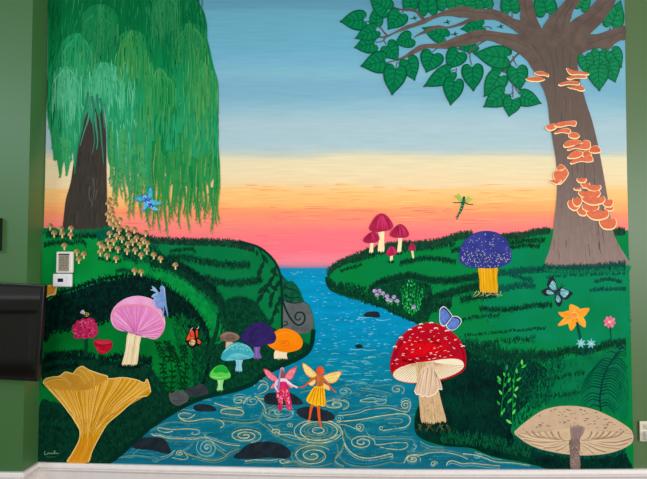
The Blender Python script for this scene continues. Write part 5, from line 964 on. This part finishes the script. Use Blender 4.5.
# dark vines on the left bank
for k, (p, lb) in enumerate([([(165, 386), (163.4, 372), (163, 360), (161.4, 350), (158, 342)], 'leftmost of four painted dark vines below the orange butterfly'), ([(170.4, 391), (172.4, 376), (170.6, 360), (169, 350), (167, 341)], 'second from left of four painted dark vines below the orange butterfly'), ([(182, 388), (179, 370), (175.6, 358), (172, 350), (170, 346)], 'third from left of four painted dark vines below the orange butterfly'), ([(183.6, 386), (185.6, 372), (184.4, 360), (184, 350), (182.6, 345)], 'rightmost of four painted dark vines below the orange butterfly')]):
    ps = smooth(p, False, 6); L = []
    for q in range(0, len(ps), 2):
        for sg in (1, -1):
            if R.random() < .85: L.append((ps[q][0] + sg * 2.1, ps[q][1] + .6, R.uniform(4.2, 6), (math.pi / 2 - sg * R.uniform(.8, 1.3)) if R.random() < .5 else (-math.pi / 2 + sg * R.uniform(.5, 1))))
    sprig('painted_vine', lb, p[0][0], p[0][1], [p], L, (0, 44, 20), [(0, 52, 22), (2, 44, 20), (4, 62, 28)], 13, 1.0, 'dark vines on the left bank')
# fern
e = thing('painted_fern', 'painted dark teal fern behind the big beige mushroom', 'fern', 601, 410)
fs = smooth([(601, 411), (600, 401), (601.2, 388), (603.6, 377), (608, 367), (613.8, 357.6), (619, 350.6), (623.4, 346)], False, 8)
for k in range(4, len(fs) - 1, 2):
    t = k / len(fs); l = 19 * math.sin(math.pi * min(1, .18 + t * .86)) + 2; x, y = fs[k]
    for sg in (-1, 1):
        ll = l * (1 if sg < 0 else .95); dr = (.36 if sg < 0 else .5) * ll
        if t > .7: dr *= -.2
        if x + sg * ll > 630: ll = 630 - x
        a = Art(12.8); a.stroke([(x, y), (x + sg * ll * .45, y - 2.4 + dr * .1), (x + sg * ll * .8, y - 1 + dr * .5), (x + sg * ll, y + dr * .8 + 1)], 1.3, M(R.choice([(0, 64, 54), (0, 76, 62), (0, 56, 50), (20, 104, 86)]), .1), .3); a.build('frond', e)
a = Art(13.4); a.stroke(fs, 1.4, M((0, 52, 48)), .7, sm=False); a.build('stem', e)
# hanging vine and spiral on the left bank edge
e = thing('painted_vine', 'painted dark creeper hanging down the left bank edge, ending in a spiral on the boulder', 'plant', 282, 328)
VC = M((6, 46, 36), .08)
a = Art(13); a.stroke([(240, 241.6), (257, 246.4), (268, 254), (275.6, 263), (280, 274), (281.6, 290), (282, 310), (282, 329)], 2.4, VC, 2); a.build('main_stem', e)
a = Art(13.2); a.stroke([(282, 298), (285.6, 309), (291, 319), (297.6, 325), (303, 323), (305, 317.6), (302.6, 312.8), (297.6, 312.6), (295.2, 316), (296.2, 319.6), (299.4, 319.8), (300.6, 317.6)], 1.9, VC, 1.2); a.stroke([(283, 325.6), (286.4, 325), (287.4, 322.4), (285.6, 321), (284.2, 322.6)], 1.2, VC, .8); a.build('spiral', e)
for p, lf in [([(258, 247), (262, 254), (264, 262)], [(266, 260, 5, -1.1), (262, 266, 6, -2), (259.6, 272, 7, -1.9), (264, 257, 5, -.8), (257, 253, 4, -1.5)]), ([(276, 266), (274, 276), (268, 286), (262, 296), (257, 303)], [(275, 274, 5, -.6), (271, 280, 6, -2.2), (266.6, 290, 6, -.7), (262, 290, 7, -2.4), (260, 298, 7, -2.2), (257, 303.6, 5, -2), (273, 270, 5, -2.4)]),
              ([(280.4, 280), (275, 290), (271.6, 302)], [(278, 284, 6, -2.2), (274, 288, 6, -.6), (271.6, 296, 6, -2), (270.6, 304, 6, -1.7), (268, 285, 6, -2.8)]), ([(281.4, 296), (276, 308), (272, 319)], [(278, 304, 6, -2.4), (275, 312, 6, -2), (271.6, 321, 6, -1.9), (277, 310, 5, -1), (280, 300, 5, -1.2)])]:
    a = Art(13); a.stroke(p, 1.4, VC, .9); a.build('stem', e)
    for x, y, l, an in lf:
        a = Art(13.3); l *= 1.6; dx, dy = math.cos(an) * l / 2, -math.sin(an) * l / 2
        a.poly([(x - dx, y - dy), (x + dy * .44, y - dx * .44), (x + dx, y + dy), (x - dy * .44, y + dx * .44)], M((8, 58, 42), .1), n=3); a.build('leaf', e)
e = thing('painted_patch', 'orange painted patch with a pale rim, peeking out between television and thermostat', 'painted patch', 51, 296)
a = Art(14); a.poly([(45.6, 286), (50, 285), (57, 284.8), (56.4, 290), (55.4, 294.6), (50, 295.8), (46, 297.4), (44.6, 292)], M((250, 214, 140)), n=3); a.build('rim', e)
a = Art(14.5); a.poly([(45.6, 286.4), (50, 285.4), (56, 285), (55.2, 290), (54, 293.4), (49.4, 294.8), (45.8, 296), (44.8, 292)], M2((226, 144, 34), (244, 164, 66), .4, .6, 60), n=3); a.build('orange_field', e)
# ------------------------------------------------------------------ insects
e = thing('painted_bee', 'painted bee on top of the crimson ruffled flower', 'bee', 85, 318)
a = Art(17); a.poly([(80, 312.4), (82.4, 310.4), (84.4, 312), (84.6, 314), (81.8, 313.8)], M((176, 184, 200))); a.poly([(81.6, 310.8), (83.4, 310), (85, 312.4), (84.6, 313.6)], M((206, 208, 216)), up=.3); a.build('wing', e)
a = Art(17.6); a.poly(ell(86.6, 314.6, 2.3, 2.2, .5), M((214, 160, 66)))
for x in (85.4, 86.8, 88): a.stroke([(x, 312.8), (x + .5, 316.4)], .7, M((50, 38, 26)))
a.stroke([(88.2, 313), (88.8, 315)], .8, M((240, 220, 140))); a.poly(ell(84.6, 316, 1, .9, n=8), M((70, 52, 34))); a.build('body', e)
e = thing('painted_butterfly', 'painted orange butterfly with black edges on the left bank', 'butterfly', 194, 347, 'butterflies')
BK = M((24, 20, 20))
a = Art(14); a.poly(inset([(185.6, 340.4), (188, 334.4), (190, 329.6), (192.2, 326.6), (194.2, 330), (195.2, 334), (197, 341), (195.6, 345.4), (192.4, 347.4), (188.8, 345.4), (187, 342)], 1.1), BK); a.poly([(186.4, 339.6), (188.8, 334), (190.6, 330.4), (193, 331), (194.4, 335.6), (194, 338.8), (190.4, 340)], M2((226, 66, 30), (240, 96, 56), .4, .6, 60), up=.4)
a.poly([(189, 342), (191, 340.4), (194.2, 339.8), (195.4, 342), (194.2, 344.6), (192, 345.8), (189.8, 344.2)], M2((236, 206, 150), (220, 176, 120), .4, .6, 60), up=.4); a.stroke([(188.6, 342.4), (192, 341.6), (195.6, 343)], .5, BK, up=.8); a.stroke([(190, 340.6), (191, 344), (193, 346)], .5, BK, up=.8); a.stroke([(191, 331), (190.4, 336), (190, 340)], .4, BK, up=.8); a.stroke([(189, 334), (191, 336), (193.6, 337)], .4, BK, up=.8)
for q in [(191.4, 329), (192.4, 328), (190.6, 330.4)]: a.poly(ell(*q, .6, .5, n=6), M((220, 216, 220)), sm=False, up=.8)
a.build('wing', e)
a = Art(13.6); a.poly([(194.6, 329.6), (197, 327.4), (199.2, 325.6), (199, 330), (198.6, 335), (198.4, 338), (200.8, 340), (201.8, 342.4), (199.8, 344.6), (197.4, 345.2), (196, 340)], BK); a.poly([(195.8, 331), (197.6, 330), (197.8, 334.6), (197.2, 338), (196, 336)], M((228, 70, 36)), up=.4); a.poly([(197.4, 339.4), (199.8, 340.4), (200.8, 342.6), (199, 344), (197.2, 342.4)], M((238, 84, 48)), up=.4)
for q in [(198.2, 328), (198.6, 327), (197.2, 328.6)]: a.poly(ell(*q, .5, .5, n=6), M((220, 216, 220)), sm=False, up=.8)
a.build('wing', e)
a = Art(14.8); a.stroke([(195, 330), (196, 338), (196.6, 346.6)], .9, BK, .7); a.build('body', e)
e = thing('painted_butterfly', 'painted blue butterfly with white rim on the red mushroom cap', 'butterfly', 449, 330, 'butterflies')
BL = M2((78, 108, 190), (104, 136, 208), .35, .65, 60); WH = M((214, 220, 236))
for o, i in [([(439.5, 310.4), (441, 307.6), (443.6, 306.2), (445.4, 307), (448.4, 310), (451, 313.4), (452.8, 316.6), (449.4, 321), (446, 325.4), (443, 326.4), (440, 323.4), (439.3, 318)], 0), ([(446, 325), (450, 319.6), (452.6, 316.2), (456.6, 316), (459.6, 317.4), (461.6, 320), (461, 323.4), (458.6, 326.6), (455.6, 329.4), (453, 330.4), (449.6, 330.2), (447, 328)], 0)]:
    a = Art(20 if o[0][0] < 441 else 20.8); a.poly(o, WH); a.poly(inset(o, .88), BK, up=.3); a.poly(inset([(x - .5, y + .4) for x, y in o], .78), BL, up=.6); a.build('wing', e)
e = thing('painted_butterfly', 'painted teal and black butterfly above the orange flower on the right bank', 'butterfly', 558, 307, 'butterflies')
DKB = M((30, 42, 48)); TL = M2((112, 178, 190), (146, 206, 212), .4, .6, 70)
for o, i, n in [([(558, 289), (556.6, 284), (553.4, 276.6), (551.2, 276.4), (548.4, 280.4), (547.2, 285), (548.6, 288), (552, 290.6), (555.4, 293)], [(557, 289), (555.6, 284), (553, 280.6), (550.4, 283.6), (549.4, 287), (553, 290)], 0), ([(555, 294), (551, 290), (548, 287.8), (544, 289.4), (541.4, 291.4), (543.2, 294), (546, 296), (550, 295.4)], [(554, 293.6), (551, 291), (548, 290), (546.2, 291.6), (547.6, 294), (550.6, 294.4)], 0),
                ([(561, 287.6), (567.6, 289.8), (572.8, 293), (570.8, 296), (567.6, 299.2), (564, 299.4), (561, 297), (558.6, 293)], [(561.6, 288.6), (566, 290), (569, 292), (566.6, 296), (563.6, 297.6), (560.4, 293.6)], 1), ([(556, 294.4), (555, 299), (555.4, 302), (557, 305), (559.6, 306.8), (562, 303), (562.2, 299), (559, 295)], [(556.8, 295.4), (555.8, 299), (557.2, 302), (559.6, 302), (560.6, 299), (558.6, 296)], 1)]:
    a = Art(13.4); a.poly(o, DKB); a.poly(i, TL, up=.4); c = (557.6, 291.4)
    for q in i[1:-1]: a.stroke([c, q], .5, M((40, 70, 84)), .3, up=.8)
    a.build('wing', e)
a = Art(14.4); a.stroke([(554.8, 293.8), (558, 290.6), (561.4, 287)], 1.7, DKB, 1.2); a.stroke([(561.4, 287), (561.6, 283.6)], .4, DKB); a.stroke([(561.4, 287), (564.6, 285.4)], .4, DKB); a.build('body', e)
# ------------------------------------------------------------------ fairies
e = thing('painted_fairy', 'painted blue fairy flying in front of the willow fronds', 'fairy', 148, 211, 'fairies')
SB_ = M2((62, 160, 206), (92, 190, 224), .35, .65, 40); DB = M((48, 62, 176))
for p in [[(150.4, 186.6), (152.4, 190), (152.8, 193), (151.6, 198), (148.8, 199), (147.6, 196), (148.4, 191)], [(134, 198.2), (138, 196.6), (142, 197), (144, 199), (142.6, 200.8), (139, 201), (136, 200)], [(151, 198.6), (155, 200.6), (162.6, 203), (159, 204.6), (155, 205.2), (150.6, 203.6)], [(143.2, 201), (143.4, 206), (142.2, 211.4), (145.4, 209.4), (148.4, 206), (147, 202)]]:
    a = Art(17); a.poly(p, M((34, 116, 186))); a.poly(inset(p, .86), SB_, up=.4); a.build('wing', e)
a = Art(17.8); a.poly([(142.4, 196), (144, 194.2), (146, 195.4), (147.6, 198), (150.4, 200), (152, 204), (154.4, 206.6), (158.6, 209.6), (155, 210.4), (151, 208.6), (148, 206), (145, 203), (143.4, 199)], M((112, 184, 232))); a.stroke([(142.2, 196.6), (143.4, 194.4), (145.4, 194.4)], .8, DB); a.build('body', e)
a = Art(18.4)
for p in [[(144, 198), (148, 200.6), (150.4, 199)], [(144.4, 201.4), (147, 198.4), (150, 202)], [(148, 204), (151.4, 205), (153.6, 207)], [(149, 206.6), (151, 203.4), (152.6, 207.6)], [(145, 200), (146.4, 203)], [(149.6, 203.4), (150.4, 207.6)]]: a.stroke(p, 1.3, DB, .7)
a.build('dress', e)
e = thing('painted_fairy', 'painted green winged fairy flying in the sunset sky', 'fairy', 457, 219, 'fairies')
YG = M((164, 194, 84))
for p in [[(462.6, 202), (458.6, 200), (454.4, 195.4), (457, 195.6), (459, 193.4), (461.4, 198)], [(465.4, 202.6), (467, 198.4), (469.2, 195.8), (470, 197.8), (472.8, 198.4), (470, 201), (467.6, 202.4)]]: a = Art(10); a.poly(p, YG); a.build('wing', e)
a = Art(10.8); GB_ = M((22, 112, 76)); GD = M((10, 66, 50))
a.stroke([(464, 199), (462.8, 204), (461.4, 209), (459.4, 213.4)], 3.2, GB_, 2.4); a.stroke([(459.8, 212), (457.4, 216), (455.8, 217)], 1.2, GB_, .8); a.stroke([(459.4, 213), (458, 217), (456.6, 219.4)], 1.2, GB_, .8); a.stroke([(462.6, 202.2), (458, 202.6), (453, 202.5)], 1, GD, .7); a.stroke([(464.6, 202.2), (468, 204), (473.2, 204.6)], 1, GD, .7); a.poly(ell(464, 197.8, 1.2, 1.5, n=10), GD)
for p in [[(461.6, 203), (464.4, 204.6)], [(461, 206), (463.2, 207.6)], [(459.8, 209), (462, 210.6)]]: a.stroke(p, .9, GD)
for q in [(462, 205.6), (461.4, 208.6), (460.2, 211.4)]: a.poly(ell(*q, .7, .6, n=6), M((120, 196, 140)), sm=False, up=.9)
a.build('body', e)
e = thing('painted_fairy', 'painted pale blue fairy silhouette sitting on the pink mushroom cap', 'fairy', 161, 309, 'fairies')
PW = M2((112, 144, 204), (134, 164, 218), .35, .65, 40); PW2 = M((152, 186, 226))
for p in [[(151.8, 286), (154.8, 287.6), (157, 290), (158.6, 293), (156, 292.6), (153.4, 290.8), (150, 290), (152.6, 288.8)], [(151.4, 296.6), (154, 293.8), (158, 293), (158.6, 295), (155.4, 296), (153.4, 297.6)], [(152, 304), (153, 300), (155, 296.6), (157, 297), (154.6, 301)]]: a = Art(17); a.poly(p, PW2); a.build('wing', e)
a = Art(17.6); a.poly(ell(162, 288.2, 2.2, 2.8, .1, 14), PW); a.poly([(161, 290), (163.4, 290), (164.4, 294), (165.2, 301), (164, 306), (161, 308.6), (157.4, 308), (155, 304.6), (155.6, 299.6), (157.6, 294), (160, 291.8)], PW)
a.stroke([(164, 289), (165.2, 296), (165.8, 303), (166.8, 309), (167.8, 316)], 1.2, PW, 1); a.stroke([(163, 304), (163.4, 310), (163, 317.4)], 2, PW, 1.1); a.stroke([(164.6, 304), (166.4, 310), (167.8, 316.4)], 1.5, PW, .9); a.build('body', e)
a = Art(18); a.stroke([(163.4, 286.6), (164.6, 290), (164.8, 295)], 1.2, M((172, 200, 234)), .6); a.build('hair', e)
e = thing('painted_fairy', 'painted fairy with pink wings and lavender hair on a stone in the stream', 'fairy', 284, 409, 'fairies')
PKW = M2((246, 112, 134), (252, 150, 162), .4, .6, 60); PKE = M((214, 60, 90))
for p in [[(263.4, 368.8), (267.6, 369.8), (272.2, 373.8), (277.6, 378.4), (276.6, 381.6), (272.6, 381), (268.4, 378), (265, 373.4)], [(283.6, 378.6), (286.6, 373.6), (290, 369.6), (296.8, 366.6), (295, 373), (292, 379), (288.6, 380), (285, 380.4)], [(277, 381), (272.8, 384), (270.2, 388.6), (273.6, 388), (277, 385.6)], [(285.4, 382), (288.6, 386.4), (292.4, 388.6), (292.2, 385), (289, 382)]]:
    a = Art(12); a.poly(p, PKE, n=3); a.poly(inset(p, .86), PKW, n=3, up=.3)
    c = (281, 380)
    for q in p[1:-1:2]: a.stroke([(q[0] * .9 + c[0] * .1, q[1] * .9 + c[1] * .1), (q[0] * .4 + c[0] * .6, q[1] * .4 + c[1] * .6)], .4, PKE, .3, up=.5)
    a.build('wing', e)
SK = M((146, 92, 62))
a = Art(14); a.poly(ell(282, 373.4, 2.1, 4.2, 0, 16), SK); a.poly([(280.6, 376), (283.6, 376), (284, 380), (287.6, 381.6), (286, 396), (291, 408), (287.8, 409), (282.6, 397), (281.6, 408.6), (278.6, 408.6), (278.8, 396), (276.4, 382), (280.2, 380)], SK)
a.stroke([(279, 391), (281, 395.4)], 1.6, SK, 1.2); a.stroke([(297, 387.4), (299.4, 387.8)], 1.3, SK, 1)
for x in (281, 283): a.poly(ell(x, 373, .32, .24, n=6), M((40, 24, 20)), sm=False, up=.6)
a.stroke([(281.4, 375.8), (282.7, 375.8)], .35, M((120, 40, 44)), up=.7); a.stroke([(282, 373.6), (282, 374.8)], .25, M((110, 66, 44)), up=.7); a.build('body', e)
a = Art(14.6); a.poly([(276.4, 380.4), (279.6, 378.6), (284.4, 378.4), (287.6, 380), (287.4, 385), (282, 387), (277, 385)], M((236, 218, 240))); a.stroke([(277, 381), (275.4, 387), (278.8, 392)], 2.6, M((228, 208, 236)), 1.9); a.stroke([(287, 381.2), (292, 385), (297.6, 387.6)], 2.4, M((240, 224, 244)), 1.6); a.build('blouse', e)
a = Art(15); a.poly([(279.6, 382.4), (283, 381.4), (286.8, 382.6), (288.6, 389), (290, 395.4), (291.6, 404), (291, 409.4), (287.6, 409.8), (285.6, 402), (283.8, 397), (282.6, 403), (281.8, 409.6), (278.4, 409.8), (278.4, 402), (276.2, 394), (277.6, 388)], M2((204, 22, 92), (226, 50, 116), .35, .65, 40))
for x, y in scatter([(279, 388), (287, 388), (290, 400), (290, 408), (287, 404), (284, 396), (281, 406), (279, 404), (277, 394)], 70): a.stroke([(x, y), (x + R.uniform(-1, 1), y + R.uniform(1.4, 2.8))], R.uniform(.9, 1.5), M(R.choice([(250, 168, 194), (240, 70, 60), (236, 60, 80), (248, 130, 160), (178, 8, 76), (232, 40, 60)]), .05), .5)
a.build('dress', e)
a = Art(15.6); a.poly([(279.8, 371.4), (280.6, 368.4), (282.6, 367.2), (284.4, 369), (284.4, 373), (283.6, 371), (281.4, 370.4), (280.8, 374), (280.2, 380), (279.2, 388), (278, 390.6), (277.4, 386), (278.4, 378)], M((160, 136, 192))); a.stroke([(280.4, 369.2), (282.4, 367.8), (284.2, 370)], 1.2, M((240, 150, 170)), .8); a.build('hair', e)
e = thing('painted_fairy', 'painted red-haired fairy in a yellow skirt on a stone in the stream', 'fairy', 319, 427, 'fairies')
YW = M2((246, 212, 124), (254, 230, 158), .4, .6, 60); YE = M((226, 150, 50))
for p in [[(302.2, 363.2), (305.6, 364), (311, 368.2), (317.2, 374.4), (315, 377.6), (310, 377.6), (306, 374.4), (303.4, 369.4)], [(321.8, 376.6), (330, 373), (338.6, 371.2), (341.8, 372.4), (339.4, 377), (336, 381.8), (331, 383.4), (325, 381.8)], [(315, 378), (311, 379), (307.8, 383.4), (312, 386), (315.4, 383)], [(321.4, 381), (325, 384), (328.8, 386), (330, 390.4), (325, 389), (321.6, 386)]]:
    a = Art(12.4); a.poly(p, YE, n=3); a.poly(inset(p, .87), YW, n=3, up=.3); c = (319, 380)
    for q in p[1:-1]: a.stroke([(q[0] * .9 + c[0] * .1, q[1] * .9 + c[1] * .1), (q[0] * .4 + c[0] * .6, q[1] * .4 + c[1] * .6)], .4, YE, .3, up=.5)
    a.build('wing', e)
OS = M2((196, 104, 44), (214, 122, 56), .4, .6, 50); OS2 = M((232, 96, 36))
a = Art(14); a.poly(ell(320.2, 371, 3, 4, 0, 14), OS); a.poly([(316.4, 377), (318.4, 375.6), (322, 375.6), (323.6, 377.4), (323.4, 382), (323, 389), (316.6, 389), (316.8, 382)], OS)
a.stroke([(317, 377.6), (312.6, 379.6), (308.6, 382.4), (304, 386.4), (298.6, 387.4)], 2.3, M((214, 92, 48)), 1.2); a.stroke([(323, 378), (326.4, 381.6), (329.4, 385.8), (333, 390), (336.4, 392.6)], 2.2, M((214, 96, 54)), 1.2)
a.stroke([(313, 402), (310.6, 411), (309.6, 419)], 3.4, OS2, 1.7); a.stroke([(309.6, 418), (308.4, 420)], 1.7, OS2, 1); a.stroke([(318.4, 402), (318.8, 414), (320, 424)], 3.6, OS2, 1.9); a.stroke([(320, 423.4), (321.4, 427.4)], 1.8, OS2, 1); a.stroke([(320, 378), (319.8, 388)], .4, M((150, 74, 30)), up=.7); a.build('body', e)
a = Art(15); a.poly([(316, 386), (320, 387), (323.6, 386), (325, 394), (325.4, 404.6), (322.6, 406.6), (319, 405.2), (316, 406.2), (312.4, 404.4), (309, 403.2), (306.2, 399.8), (309.4, 393.4), (313, 388)], M2((248, 186, 12), (252, 200, 40), .4, .6, 40))
for x0, x1, y1 in [(314.6, 309, 402), (316.4, 312.6, 403.6), (318.6, 316.4, 405), (320.6, 320.4, 404.6), (322.4, 323.6, 404.6)]: a.stroke([(x0, 388), ((x0 + x1) / 2, 395), (x1, y1)], 1, M((226, 112, 10)), .7)
a.build('skirt', e)
a = Art(15); a.poly(ell(320.2, 370.8, 3.9, 4.4, 0, 16), M2((228, 72, 30), (240, 92, 48), .4, .6, 50)); a.build('hair', e)
for o in bpy.data.objects:
    if '_o' in o: del o['_o']
